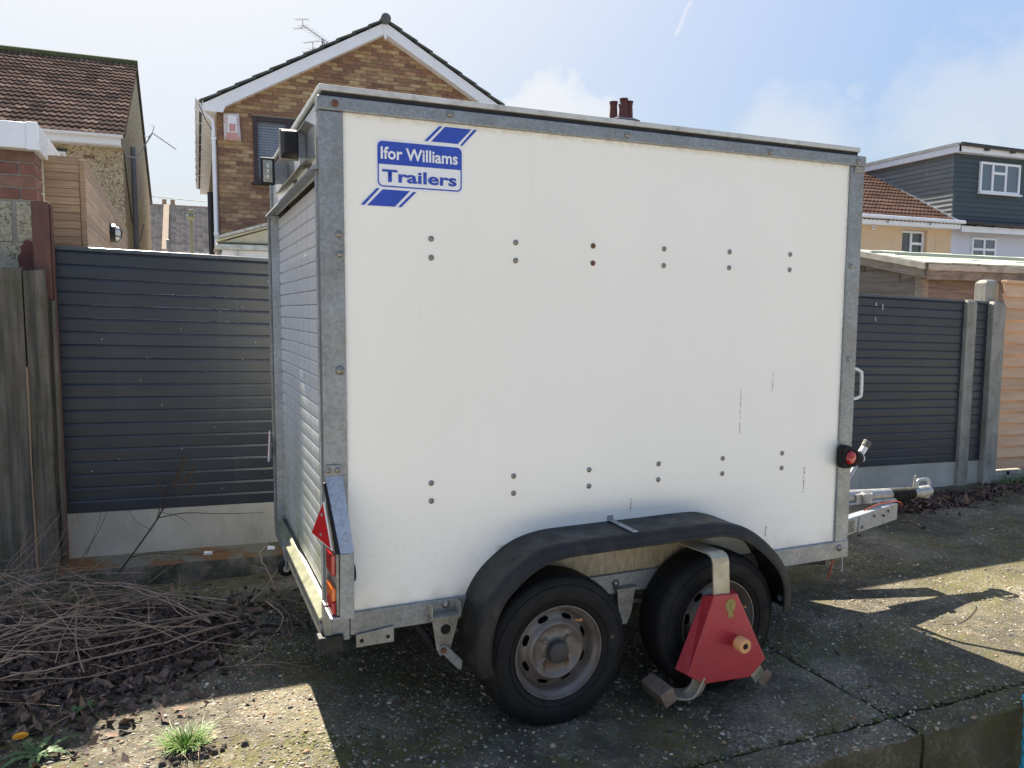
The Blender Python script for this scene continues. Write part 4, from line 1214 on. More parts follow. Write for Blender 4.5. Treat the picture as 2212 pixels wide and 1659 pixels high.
for k in range(5):
    a = [onbeam(.94, -.028 + k * .0115, .0279), onbeam(.99 - .01 * (k % 2), -.028 + k * .0115, .0279)]; z = Vector((0, 0, .004)); o_ = nn_ * .0005
    T('print_line', MB().hexa([a[0], a[1], a[1] + o_, a[0] + o_], [a[0] + z, a[1] + z, a[1] + z + o_, a[0] + z + o_]), 'dark void', b1)

cy_ = TW / 2
cp_ = T('coupling', MB().hexa([(2.95, cy_ - .055, .425), (3.47, cy_ - .050, .418), (3.47, cy_ + .050, .418), (2.95, cy_ + .055, .425)], [(2.95, cy_ - .05, .440), (3.47, cy_ - .045, .434), (3.47, cy_ + .045, .434), (2.95, cy_ + .05, .440)]), 'cast alloy', bevel=.004)
T('cast_body', MB().tube([(2.80, cy_, .470), (3.05, cy_, .462), (3.20, cy_, .458), (3.42, cy_, .448), (3.47, cy_, .446)], [.042, .042, .040, .038, .038], 14), 'cast alloy', cp_, smooth=50)
T('clamp_boss', MB().lathe([(.432, .032), (.482, .034), (.488, .030), (.488, .022), (.480, .022), (.44, .022)], (3.215, cy_ - .055, 0), 'z', 20).box(3.14, 3.27, cy_ - .05, cy_ - .02, .435, .482), 'cast alloy', cp_, smooth=45)
T('label', MB().hexa([(3.24, cy_ - .02, .4885), (3.42, cy_ - .02, .4790), (3.42, cy_ + .02, .4790), (3.24, cy_ + .02, .4885)], [(3.24, cy_ - .02, .4895), (3.42, cy_ - .02, .4800), (3.42, cy_ + .02, .4800), (3.24, cy_ + .02, .4895)]), 'yellow label', cp_)
bel = []
for k in range(29):
    x = 3.46 + .19 * k / 28; r = .044 + (.005 if k % 4 < 2 else -.002) - .012 * (k / 28); bel.append((x, r))
T('bellows', MB().lathe([(3.455, .0001)] + bel + [(3.655, .0001)], (0, cy_, .437), 'x', 20), 'black rubber', cp_, smooth=40)
T('coupling_head', MB().tube([(3.64, cy_, .436), (3.69, cy_, .438), (3.74, cy_, .438), (3.79, cy_, .440), (3.808, cy_, .440)], [.024, .032, .037, .035, .026], 16).lathe([(.402, .0001), (.402, .028), (.43, .034)], (3.76, cy_, 0), 'z', 16), 'cast alloy', cp_, smooth=50)
T('lock_handle', MB().tube([(3.690, cy_, .470), (3.690, cy_, .502), (3.703, cy_, .515), (3.750, cy_, .518), (3.785, cy_, .510), (3.800, cy_, .490), (3.796, cy_, .466)], [.010, .010, .009, .009, .010, .010, .010], 8), 'galv bright', cp_, smooth=50)
T('lock_pin', MB().tube([(3.668, cy_ - .004, .470), (3.666, cy_ - .004, .548)], [.012, .006], 8), 'cast alloy', cp_)
jc = T('jockey_crank', MB().tube(resample([(2.86, .50, .42), (2.87, .50, .56), (2.893, .5, .631), (2.94, .5, .70), (2.965, .5, .752), (2.985, .5, .775), (3.000, .5, .795)], 16), .0125, 10), 'galv bright', smooth=60)
T('jockey_tube', MB().tube([(2.86, .50, .40), (2.86, .5, .50)], .024, 12), 'galv', jc)
T('jockey_wheel', MB().lathe([(-.03, .02), (-.03, .075), (-.018, .09), (.018, .09), (.03, .075), (.03, .02)], (2.62, .74, .36), 'y', 24, True), 'black rubber', jc, smooth=40)
T('crank_collar', MB().tube([(2.978, .5, .770), (3.004, .5, .802)], .019, 12), 'white plastic', jc)
T('grip', MB().tube([(3.002, .5, .800), (3.024, .5, .832)], .021, 12), 'black rubber', jc)
for k in range(4):
    f = .15 + .22 * k; T('grip_ring', MB().tube([(3.002 + .022 * f, .5, .80 + .032 * f), (3.002 + .022 * (f + .08), .5, .80 + .032 * (f + .08))], .0225, 12), 'galv dirty', jc)
T('breakaway_cable', MB().tube(resample([(3.02, .50, .440), (3.10, .50, .462), (3.22, .53, .460), (3.35, .57, .446), (3.415, .59, .425), (3.425, .60, .40)], 24), .0028, 6), 'orange cord')
T('breakaway_cable', MB().tube(resample([(2.39, .12, .40), (2.395, .11, .36), (2.385, .11, .30), (2.38, .12, .26)], 10), .004, 6), 'orange cord')
T('prop_pin', MB().tube([(2.37, .03, .405), (2.372, .03, .33), (2.365, .03, .325)], .004, 6), 'galv bright')

# ================================================================== WHEEL CLAMP
wc = thing('wheel_clamp', 'red triangular wheel clamp locked on the front trailer wheel', 'wheel clamp', (1.45, -.3, 0))


def Cm(name, mb, m, **kw): return obj(name, mb, m, wc, world=True, **kw)


FYc = -.300
front = [(1.380, .463), (1.488, .456), (1.638, .168), (1.564, .109), (1.340, .121), (1.270, .167)]
back = [(1.372, .455), (1.52, .452), (1.68, .165), (1.61, .078), (1.379, .085), (1.262, .165)]
vs = [(x, FYc, z) for x, z in front] + [(x, -.243, z) for x, z in ((1.3725, .444), (1.515, .452), (1.668, .168), (1.592, .086), (1.372, .094), (1.250, .172))]
fs = [tuple(range(6))] + [(i, i + 6, (i + 1) % 6 + 6, (i + 1) % 6) for i in range(6)]
# wall thickness
vs += [(v[0] * .985 + 1.45 * .015, v[1] + .006, v[2] * .985 + .27 * .015) for v in vs[:12]]
fs += [tuple(range(17, 11, -1))] + [(i + 12, (i + 1) % 6 + 12, (i + 1) % 6 + 18, i + 18) for i in range(6)] + [(i + 6, i + 18, (i + 1) % 6 + 18, (i + 1) % 6 + 6) for i in range(6)]
Cm('shell', MB().add(vs, fs), 'clamp red', bevel=.003)
Cm('lock_spigot', MB().lathe([(-.3005, .024), (-.330, .024), (-.330, .0001)], (1.478, 0, .274), 'y', 24), 'clamp red', smooth=40)
Cm('lock_cover', MB().lathe([(-.331, .0285), (-.365, .0285), (-.369, .026), (-.369, .012), (-.345, .012), (-.345, .0001), ], (1.478, 0, .274), 'y', 28), 'ptfe orange', smooth=40)
Cm('keyhole', MB().lathe([(-.3695, .0001), (-.3695, .0115), (-.367, .0115)], (1.478, 0, .274), 'y', 16), 'dark void')
bd = [(1.456 + .024 * cos(a), .414 + .026 * sin(a)) for a in np.linspace(-1.1, pi + 1.1, 22)] + [(1.446, .379), (1.445, .366), (1.470, .366), (1.469, .379)]
bg_ = Cm('badge', MB().prism(bd, (FYc - .0022, FYc - .0004)), 'clamp badge')
em = MB()
for a0 in np.linspace(0, 2 * pi, 26, endpoint=False):
    em.prism([(1.456 + r * cos(a0 + d), .414 + r * sin(a0 + d)) for r, d in ((.018, -.05), (.020, -.05), (.020, .05), (.018, .05))], (FYc - .0027, FYc - .0023))
em.prism([(1.452, .400), (1.460, .400), (1.4585, .412), (1.462, .420), (1.456, .427), (1.450, .420), (1.4535, .412)], (FYc - .0027, FYc - .0023))
em.prism([(1.450, .370), (1.465, .370), (1.465, .373), (1.450, .373)], (FYc - .0027, FYc - .0023))
obj('badge_print', em, 'badge print', bg_, world=True)


ch_ = MB(); RC = random.Random(3)
for i in range(6):
    (ax, az), (bx_, bz_) = front[i], front[(i + 1) % 6]
    for _ in range(7):
        t = RC.random(); ins = RC.uniform(.002, .012); x = ax + (bx_ - ax) * t; z = az + (bz_ - az) * t
        d = Vector((1.45 - x, 0, .27 - z)).normalized(); x += d.x * ins; z += d.z * ins
        n = 5; r0 = RC.uniform(.0012, .0042)
        ch_.prism([(x + r0 * RC.uniform(.5, 1.2) * cos(k * 1.2566), z + r0 * RC.uniform(.5, 1.2) * sin(k * 1.2566)) for k in range(n)], (FYc - .0005, FYc + .0008))
tag(Cm('paint_chip', ch_, 'clamp rust'), kind='stuff')


def strip(pts, halfw, th, name, m, wdir=(1, 0, 0)):
    """bent flat bar: centre line pts, width along wdir, thickness th"""
    W = Vector(wdir).normalized() * halfw; vs = []; fs = []
    P = [Vector(p) for p in pts]
    for i, p in enumerate(P):
        d = (P[min(i + 1, len(P) - 1)] - P[max(i - 1, 0)]).normalized(); n = d.cross(W).normalized() * th / 2
        vs += [p - W - n, p + W - n, p + W + n, p - W + n]
    for i in range(len(P) - 1):
        for k in range(4):
            a, b = i * 4 + k, i * 4 + (k + 1) % 4
            fs.append((a, b, b + 4, a + 4))
    fs += [(3, 2, 1, 0), tuple(range(len(P) * 4 - 4, len(P) * 4))]
    return Cm(name, MB().add(vs, fs), m, bevel=.002)


strip([(1.425, -.286, .43), (1.415, -.286, .585), (1.412, -.283, .602), (1.409, -.276, .612), (1.406, -.262, .617), (1.39, -.06, .612), (1.388, .0, .600), (1.388, .02, .55)], .0385, .008, 'top_arm', 'clamp plate')
def chock(q, y0, y1, name):
    """hollow channel block: outer quad q in x-z, open box along y"""
    c = (sum(p[0] for p in q) / 4, sum(p[1] for p in q) / 4)
    o = Cm(name, MB().prism(q, (y0, y1)), 'clamp rust', bevel=.003)
    qi = [(c[0] + (p[0] - c[0]) * .0 + (p[0] - c[0]) * .72, c[1] + (p[1] - c[1]) * .72) for p in q]
    return o


chock([(1.168, .092), (1.194, .038), (1.248, .064), (1.222, .118)], -.272, -.13, 'wheel_chock')
strip([(1.352, -.272, .150), (1.322, -.272, .098), (1.305, -.270, .080), (1.285, -.262, .072), (1.258, -.25, .074), (1.238, -.24, .080)], .032, .010, 'foot_arm', 'clamp plate', (.2, .95, .2))
strip([(1.372, -.268, .17), (1.335, -.268, .095), (1.318, -.262, .072), (1.304, -.245, .058), (1.296, -.20, .052), (1.288, -.05, .050)], .034, .008, 'foot_arm', 'clamp plate', (.85, 0, -.5))
chock([(1.640, .052), (1.672, .026), (1.712, .078), (1.680, .104)], -.262, -.07, 'wheel_chock')
strip([(1.585, -.264, .15), (1.628, -.264, .098), (1.650, -.258, .072), (1.662, -.23, .066)], .030, .008, 'foot_arm', 'clamp plate', (.75, 0, .62))

# ================================================================== HOUSES
def house(name, label, cat, x, y, b): return thing(name, label, cat, (x, y, 0), -b)


TILE = {}


def tile_mesh(w, L, key, m, rolls=2, amp=.022):
    """one interlocking roof tile: x across, y up the slope, z out of the slope"""
    n = 6 * rolls; mb = MB(); vs = []
    for i in range(n + 1):
        x = w * i / n; ph = (i / n * rolls) % 1.0
        h = amp * (sin(pi * ph / .55) if ph < .55 else -.25 * sin(pi * (ph - .55) / .45))
        vs += [(x, 0, h - .006), (x, 0, h + .038), (x, L, h + .006)]
    fs = []
    for i in range(n):
        a = i * 3
        fs += [(a, a + 3, a + 4, a + 1), (a + 1, a + 4, a + 5, a + 2)]
    me = mesh('roof_tile', mb.add(vs, fs), m, 60)
    TILE[key] = me
    return me


def tile_slope(root, me, x0, x1, w, p0, slope, rows, gauge, skip=None, limit=300, key='roof_tile'):
    """p0=(y,z) at the eave; slope angle; tiles are parts of root, past the limit they join into one"""
    rest = []; n = 0
    cells = [(r, c) for r in range(rows) for c in range(int((x1 - x0) / w + .001))]
    for (r, c) in cells:
        xx = x0 + c * w
        if skip and skip(r, xx): continue
        d = r * gauge
        loc = (xx, p0[0] + d * cos(slope), p0[1] + d * sin(slope))
        rot = (slope + random.uniform(-.008, .008), random.uniform(-.01, .01), random.uniform(-.006, .006))
        if n < limit: link(key, me, root, loc, rot); n += 1
        else: rest.append((loc, rot))
    if rest:
        co = np.array([v.co[:] for v in me.vertices]); fc = np.array([p.vertices[:] for p in me.polygons]); V = []; F = []
        for k, (loc, rot) in enumerate(rest):
            M = Matrix.Translation(loc) @ Matrix.Rotation(rot[0], 4, 'X') @ Matrix.Rotation(rot[2], 4, 'Z')
            R = np.array(M.to_3x3()); V.append(co @ R.T + np.array(loc)); F.append(fc + k * len(co))
        o = bulk(key, np.concatenate(V), np.concatenate(F), me.materials[0].name, True); o.parent = root; o['kind'] = 'stuff'


def window(root, x0, x1, z0, z1, y, mulls=(), trans=(), fm='upvc', gm='glass', fw_=.06, dep=.05, sill=True):
    f = MB()
    f.box(x0, x1, y - dep, y + .02, z0, z0 + fw_).box(x0, x1, y - dep, y + .02, z1 - fw_, z1)
    f.box(x0, x0 + fw_, y - dep, y + .02, z0 + fw_, z1 - fw_).box(x1 - fw_, x1, y - dep, y + .02, z0 + fw_, z1 - fw_)
    for m_ in mulls: f.box(m_ - fw_ * .55, m_ + fw_ * .55, y - dep, y + .02, z0 + fw_, z1 - fw_)
    for (a, b, zt) in trans: f.box(a, b, y - dep + .002, y + .018, zt - fw_ * .55, zt + fw_ * .55)
    o = obj('window', f, fm, root, bevel=.006)
    xs_ = [x0 + fw_] + list(mulls) + [x1 - fw_]
    for a, b in zip(xs_[:-1], xs_[1:]):
        obj('pane', MB().box(a, b, y - .012, y - .006, z0 + fw_ * .5, z1 - fw_ * .5), gm, o)
    if sill: obj('sill', MB().box(x0 - .05, x1 + .05, y - dep - .07, y + .0, z0 - .05, z0 - .004), fm, o, bevel=.005)
    return o


# ---- brick gable house
bh = house('brick_house', 'yellow and red brick gable house with white bargeboards behind the trailer', 'house', 3.491, 13.169, .022)
SL = .559
WX = 3.16
obj('wall', MB().box(-WX, WX, .012, .2, -.1, 3.97).box(-WX, -2.52, .012, .2, 3.97, 5.21).box(-.75, WX, .012, .2, 3.97, 5.21).prism([(-WX, 5.21), (WX, 5.21), (WX, 5.50), (0, 7.26), (-WX, 5.50)], (.012, .2)), 'house mortar', bh)
obj('wall', MB().box(-WX, -WX + .2, .2, 11, -.1, 5.45), 'house mortar', bh)
obj('wall', MB().box(WX - .2, WX, .2, 11, -.1, 5.45), 'house mortar', bh)
WIN = (-2.52, -.75, 3.97, 5.21)
bricks = []
zc0 = 2.4; row = 0
while zc0 < 7.1:
    off = 0 if row % 2 == 0 else .1125
    x = -WX - off
    while x < WX:
        a, b = max(x, -WX), min(x + .215, WX)
        lim = (7.24 - zc0 - .07) / SL
        a2, b2 = max(a, -lim), min(b, lim)
        x += .225
        if b2 - a2 < .03: continue
        if zc0 + .065 > WIN[2] - .05 and zc0 < WIN[3]:
            if a2 < WIN[0] and b2 > WIN[0]: b2 = WIN[0]
            elif a2 < WIN[1] and b2 > WIN[1]: a2 = WIN[1]
            elif a2 >= WIN[0] and b2 <= WIN[1]: continue
        if b2 - a2 < .02: continue
        bricks.append((a2, b2, zc0))
    zc0 += .075; row += 1
vis = lambda q: 0 if (q[2] > 2.9 and (q[0] < -1.35 or q[2] > 5.85 - .10 * (q[0] + 1.3))) else 1
bricks.sort(key=lambda q: (vis(q), -q[2] if q[0] > -1.35 else q[0]))
lab = {}
rest = MB()
for i, (a, b, z) in enumerate(bricks):
    j = random.uniform(-.003, .002)
    if i < 300:
        key = round(b - a, 3)
        if key not in lab: lab[key] = mesh('brick', MB().box(0, key, -.0005, .05, 0, .0645), 'house brick')
        link('brick', lab[key], bh, (a, j, z))
    else: rest.box(a, b, j, .05, z, z + .0645)
tag(obj('brick', rest, 'house brick', bh), kind='stuff')
# bargeboards, soffit, box ends
for s in (-1, 1):
    P = [(0, 7.205), (s * 3.40, 7.205 - SL * 3.40), (s * 3.40, 5.18), (s * 3.05, 5.18), (s * 3.00, 5.30), (0, 6.985)]
    obj('bargeboard', MB().prism(P, (-.19, -.165)), 'upvc', bh, bevel=.004)
    P = [(0, 6.985), (s * 3.0, 5.305), (s * 3.0, 5.325), (0, 7.005)]
    obj('soffit', MB().prism(P, (-.1645, .012)), 'upvc', bh)
    obj('soffit', MB().box(min(s * 3.40, s * WX), max(s * 3.40, s * WX), -.16, 11, 5.19, 5.21), 'upvc', bh)
    obj('fascia', MB().box(min(s * 3.405, s * 3.385), max(s * 3.405, s * 3.385), -.164, 11, 5.18, 5.36), 'upvc', bh)
    gt = MB()
    gp_ = [(s * 3.41 + .06 * cos(a) * s + s * .055, 5.40 + .055 * sin(a)) for a in np.linspace(pi, 2 * pi, 9)]
    gi = [(s * 3.41 + .05 * cos(a) * s + s * .055, 5.40 + .045 * sin(a)) for a in np.linspace(2 * pi, pi, 9)]
    gt.prism(gp_ + gi, (-.2, 11))
    obj('gutter', gt, 'upvc', bh)
    if s == -1:
        for k in range(9): obj('gutter_bracket', MB().box(-3.535, -3.405, .5 + k * 1.1, .53 + k * 1.1, 5.33, 5.41), 'upvc', bh)
    # roof slope in courses, so the verge steps
    nC = 11; Ls = 3.43 / cos(math.atan(SL)); an = math.atan(SL); g_ = Ls / nC
    for k in range(nC):
        u0 = Ls - (k + 1) * g_ - .05; u1 = Ls - k * g_
        pA = (s * u1 * cos(an), 7.225 - u1 * sin(an)); pB = (s * u0 * cos(an), 7.225 - u0 * sin(an))
        nx_, nz_ = s * sin(an), cos(an)
        P = [(pA[0] + nx_ * .030, pA[1] + nz_ * .030), (pB[0] + nx_ * .004, pB[1] + nz_ * .004), (pB[0] + nx_ * .034, pB[1] + nz_ * .034), (pA[0] + nx_ * .060, pA[1] + nz_ * .060)]
        obj('tile_course', MB().prism(P, (-.235, 11)), 'verge tile', bh)
obj('ridge', MB().tube([(0, -.27, 7.255), (0, 11, 7.255)], .10, 14), 'verge tile', bh, smooth=40)
obj('finial', MB().box(-.03, .03, -.205, -.1905, 6.93, 7.20).prism([(-.03, 6.93), (.03, 6.93), (0, 6.86)], (-.205, -.1905)), 'upvc', bh)
# window
bw = window(bh, WIN[0], WIN[1], WIN[2], WIN[3], .03, (-1.865,), (), 'brown frame', 'clear glass', .085, .06)
obj('curtain', MB().box(-2.50, -.77, .15, .16, 3.98, 5.2), 'curtain', bw)
sl_ = MB()
for k in range(21): sl_.hexa([(-2.43, .040, 4.06 + k * .05), (-.84, .040, 4.06 + k * .05), (-.84, .056, 4.085 + k * .05), (-2.43, .056, 4.085 + k * .05)], [(-2.43, .040, 4.063 + k * .05), (-.84, .040, 4.063 + k * .05), (-.84, .056, 4.088 + k * .05), (-2.43, .056, 4.088 + k * .05)])
tag(obj('blind_slat', sl_, 'blind', bw), kind='stuff')
# pipes
obj('downpipe', MB().tube([(-3.45, -.10, 5.33), (-3.42, -.09, 5.20), (-3.24, -.06, 5.05), (-3.225, -.06, 4.95), (-3.225, -.06, -.1)], .036, 10), 'upvc', bh, smooth=50)
for z in (4.7, 2.95): obj('pipe_clip', MB().box(-3.27, -3.18, -.105, -.015, z, z + .04), 'upvc', bh, bevel=.003)
obj('corner_trim', MB().box(-3.19, -3.165, -.012, .010, 2.7, 5.15), 'fresh slat', bh)
obj('drainpipe', MB().tube([(-3.29, 1.0, -.1), (-3.29, 1.0, 3.88)], .055, 10), 'pipe black', bh, smooth=50)
obj('cable', MB().tube(resample([(-3.47, -.2, 5.30), (-3.36, -.1, 5.05), (-3.24, -.08, 4.85), (-3.165, -.02, 4.65), (-3.160, -.012, 3.6), (-3.155, -.012, 2.6)], 20), .008, 5), 'wire', bh)

al = thing('burglar_alarm', 'pale red and white burglar alarm box high on the brick gable', 'alarm box', (3.491 - 2.89, 13.169 + .06, 4.95))
al.rotation_euler = (0, 0, -.022)
obj('case', MB().prism([(-.15, -.24), (.15, -.24), (.125, .26), (-.15, .24)], (-.075, -.008)), 'alarm white', al, bevel=.012)
obj('lens', MB().hexa([(-.14, -.10, -.235), (.14, -.10, -.235), (.14, -.0755, -.235), (-.14, -.0755, -.235)], [(-.085, -.115, -.11), (.085, -.115, -.11), (.085, -.0755, -.11), (-.085, -.0755, -.11)]), 'alarm red', al, bevel=.005)
obj('cover', MB().hexa([(-.085, -.116, -.108), (.085, -.116, -.108), (.085, -.0755, -.108), (-.085, -.0755, -.108)], [(-.075, -.105, .21), (.075, -.105, .21), (.085, -.0755, .21), (-.085, -.0755, .21)]), 'decal white', al, bevel=.006)
obj('print', MB().box(-.055, .055, -.1185, -.1165, -.09, .05), 'alarm red', al)
for s in (-1, 1):
    for k in range(4): obj('louvre', MB().box(s * .115 - .018, s * .115 + .018, -.0775, -.0752, .06 + k * .028, .068 + k * .028), 'alarm red', al)

# conservatory in front of the brick house
cv = thing('conservatory', 'white lean-to conservatory with yellowed roof sheets and mossy edge', 'conservatory', (3.491 - 2.5 * sin(.022), 13.169 - 2.5, 0), -.022)
obj('frame', MB().box(-3.2, -.4, 0, .06, 2.40, 2.50).box(-3.2, -3.12, 0, .06, -.1, 2.4).box(-.48, -.4, 0, .06, -.1, 2.4).box(-3.12, -.48, 0, .06, -.1, .7).box(-2.3, -2.24, 0, .06, .7, 2.4).box(-3.2, -3.14, .06, 2.45, 2.40, 2.5).box(-3.2, -3.14, .06, 2.45, -.1, .7), 'upvc', cv, bevel=.006)
obj('pane', MB().box(-3.12, -.48, .025, .035, .7, 2.40), 'glass', cv)
obj('pane', MB().box(-3.175, -3.165, .06, 2.45, .7, 2.40), 'glass', cv)
obj('window', MB().box(-3.02, -2.35, -.012, -.001, 2.36, 2.398).box(-3.02, -2.98, -.012, -.001, 1.0, 2.36).box(-2.39, -2.35, -.012, -.001, 1.0, 2.36), 'upvc', cv)
obj('gutter', MB().box(-3.30, -.3, -.10, -.005, 2.50, 2.585), 'upvc old', cv, bevel=.012)
obj('moss_edge', MB().box(-3.26, -.34, -.06, .0, 2.587, 2.615), 'mossy', cv, bevel=.008)
obj('roof', MB().hexa([(-3.28, -.05, 2.62), (-1.8, -.05, 3.09), (-1.8, 2.44, 3.09), (-3.28, 2.44, 2.62)], [(-3.28, -.05, 2.65), (-1.8, -.05, 3.12), (-1.8, 2.44, 3.12), (-3.28, 2.44, 2.65)]), 'poly roof', cv)
obj('roof', MB().hexa([(-1.8, -.05, 3.09), (-.32, -.05, 2.62), (-.32, 2.44, 2.62), (-1.8, 2.44, 3.09)], [(-1.8, -.05, 3.12), (-.32, -.05, 2.65), (-.32, 2.44, 2.65), (-1.8, 2.44, 3.12)]), 'poly roof', cv)
obj('gable_panel', MB().prism([(-3.2, 2.62), (-.4, 2.62), (-1.8, 3.08)], (-.0, .02)), 'poly roof', cv)
obj('verge_bar', MB().hexa([(-3.31, -.09, 2.655), (-1.8, -.09, 3.125), (-1.8, -.05, 3.125), (-3.31, -.05, 2.655)], [(-3.31, -.09, 2.70), (-1.8, -.09, 3.17), (-1.8, -.05, 3.17), (-3.31, -.05, 2.70)]), 'upvc old', cv)
obj('bracket', MB().tube([(-3.02, -.03, 2.0), (-2.98, -.05, 2.49)], .025, 8), 'upvc old', cv)


def yagi(root, a, b, mast, n, elem, plane, m='aerial metal'):
    a = Vector(a); b = Vector(b); d = (b - a).normalized(); e = Vector(plane).normalized()
    obj('boom', MB().tube([a, b], .010, 6), m, root, world=True)
    el = MB()
    for k in range(n):
        p = a.lerp(b, k / (n - 1)); L = elem * (1 - .35 * k / n); el.tube([p - e * L, p + e * L], .005, 5)
    obj('element', el, m, root, world=True)
    rf = MB(); up_ = e.cross(d).normalized()
    for s in (-1, 1):
        q = a + up_ * .13 * s - d * .03
        rf.tube([a, q], .008, 5)
        for t in (0, .05): rf.tube([q - e * elem * 1.15 - d * t, q + e * elem * 1.15 - d * t], .006, 5)
    obj('reflector', rf, m, root, world=True)


ta = thing('tv_aerial', 'twin television aerial on a mast above the left roof slope of the brick gable house', 'aerial', (2.9, 17.4, 6.9), group='rooftop aerials')
yagi(ta, (2.58, 17.5, 8.48), (3.30, 17.2, 7.95), None, 14, .16, (1, .25, .25))
yagi(ta, (2.80, 17.4, 7.95), (3.12, 17.2, 7.72), None, 7, .20, (1, .2, .3))
obj('mast', MB().tube([(3.02, 17.36, 6.5), (3.02, 17.36, 8.16)], .02, 8), 'aerial metal', ta, world=True)
obj('arm', MB().tube(resample([(3.02, 17.36, 8.14), (3.10, 17.35, 8.02), (3.06, 17.36, 7.93), (2.95, 17.36, 7.86)], 10), .014, 6), 'aerial metal', ta, world=True)

# ---- pebbledashed house on the left
lh = house('pebbledash_house', 'pebbledashed house with brown pantiled roof behind the left garage', 'house', -1.375, 15.61, .022)
RA = math.atan2(2.87, 5.3)
obj('wall', MB().prism([(0, -.1), (10, -.1), (10, 4.98), (5, 7.78), (0, 4.98)], (-.22, 0), 'x').v and MB().prism([(0, -.1), (10, -.1), (10, 5.02), (5, 7.83), (0, 5.02)], (-.22, 0), 'x'), 'pebbledash', lh)
obj('wall', MB().box(-7, -.22, .002, .24, -.1, 5.0), 'pebbledash', lh)
obj('wall', MB().box(-7, -.22, 9.7, 9.94, -.1, 5.0), 'pebbledash', lh)
obj('roof_deck', MB().prism([(-.30, 5.03), (5, 7.90), (5, 7.86), (-.30, 4.99)], (-7, .045), 'x'), 'slate edge', lh)
obj('roof_deck', MB().prism([(5, 7.90), (10.3, 5.03), (10.3, 4.99), (5, 7.86)], (-7, .045), 'x'), 'slate edge', lh)
tm = tile_mesh(.26, .345, 'clay', 'clay tile', 2, .020)
tile_slope(lh, tm, .05 - .26 * 15, .051, .26, (-.36, 5.025), RA, 20, .302)
obj('ridge_tiles', MB().tube([(-7, 5, 7.93), (.06, 5, 7.93)], .12, 12), 'mossy', lh, smooth=40)
vt = MB(); vt.hexa([(.046, -.36, 4.99), (.060, -.36, 4.99), (.060, 5, 7.87), (.046, 5, 7.87)], [(.046, -.36, 5.06), (.060, -.36, 5.06), (.060, 5, 7.945), (.046, 5, 7.945)])
vt.hexa([(.046, 5, 7.87), (.060, 5, 7.87), (.060, 10.36, 4.99), (.046, 10.36, 4.99)], [(.046, 5, 7.945), (.060, 5, 7.945), (.060, 10.36, 5.06), (.046, 10.36, 5.06)])
obj('verge', vt, 'clay tile', lh)
obj('fascia', MB().box(-7, -.01, -.30, -.275, 4.86, 5.015), 'upvc', lh, bevel=.004)
gq = [(-.36 + .065 * cos(a), 5.035 + .06 * sin(a)) for a in np.linspace(pi, 2 * pi, 9)]
gq2 = [(-.36 + .055 * cos(a), 5.035 + .05 * sin(a)) for a in np.linspace(2 * pi, pi, 9)]
obj('gutter', MB().prism(gq + gq2, (-7, .03), 'x').box(.026, .036, -.42, -.30, 4.975, 5.035), 'upvc', lh)
obj('soffit', MB().box(-7, -.01, -.275, .0, 4.845, 4.86), 'upvc', lh)
window(lh, -2.1, -1.04, 3.55, 4.70, .03, (-1.55,), (), 'upvc', 'glass dark', .05, .04)
obj('lintel', MB().box(-2.15, -1.02, -.03, .0, 4.705, 4.755), 'slate edge', lh)
obj('exposed_brick', MB().box(-.72, -.53, -.012, .0, 4.60, 4.662), 'pier brick', lh)
obj('soil_pipe', MB().tube([(.085, 1.55, -.1), (.085, 1.55, 5.17)], .055, 12), 'pipe grey', lh, smooth=50)
for z in (4.1, 2.9): obj('pipe_clip', MB().box(.002, .15, 1.48, 1.62, z, z + .035), 'pipe grey', lh)
obj('cable', MB().tube(resample([(.01, .05, 4.80), (.012, .7, 4.15), (.012, 1.6, 3.6), (.012, 3.5, 3.2), (.012, 6, 3.9)], 20), .012, 5), 'wire', lh)
obj('render_band', MB().box(-.36, -.001, -.012, .0015, -.1, 4.84), 'pebbledash', lh, bevel=.004)
ta2 = thing('tv_aerial', 'small television aerial on a curved bracket at the corner of the pebbledash house', 'aerial', (-1.34, 15.6, 4.75), group='rooftop aerials')
BX, BY = -1.375, 15.55
obj('bracket', MB().tube(resample([(BX + .02, BY + .06, 4.76), (BX + .10, BY, 4.69), (BX + .22, BY, 4.68), (BX + .32, BY, 4.78), (BX + .46, BY, 5.02), (BX + .55, BY, 5.18)], 24), .014, 8), 'aerial metal', ta2, world=True)
yagi(ta2, (BX + .56, BY, 5.20), (BX + 1.0, BY - .15, 4.88), None, 14, .075, (.3, .9, .2))

# ---- far terrace between the two houses
ft_ = house('terrace_house', 'distant terrace roof of weathered tiles glimpsed between the two near houses', 'house', -.408, 46.89, .02)
RB = math.atan2(3.4, 6.3)
obj('wall', MB().box(-6, 5, .25, .5, -.1, 4.9), 'white render', ft_)
obj('wall', MB().prism([(.25, -.1), (12.2, -.1), (12.2, 4.9), (6.25, 8.1), (.25, 4.9)], (4.8, 4.95), 'x'), 'pebbledash', ft_)
obj('brick_band', MB().box(-6, -.9, .22, .2495, 3.2, 4.62), 'pier brick', ft_)
obj('fascia', MB().box(-6, 5, .0, .03, 4.70, 4.86), 'upvc', ft_)
obj('gutter', MB().box(-6, -.05, -.12, -.005, 4.80, 4.90).box(-.05, 5, -.12, -.004, 4.80, 4.90), 'upvc', ft_)
obj('roof_deck', MB().prism([(-.05, 4.82), (6.25, 8.22), (12.5, 4.82)], (-6, 5), 'x'), 'slate edge', ft_)
gtm = tile_mesh(.30, .42, 'grey', 'grey tile', 1, .05)
tile_slope(ft_, gtm, -6, 5, .30, (-.10, 4.83), RB, 19, .378, limit=0)
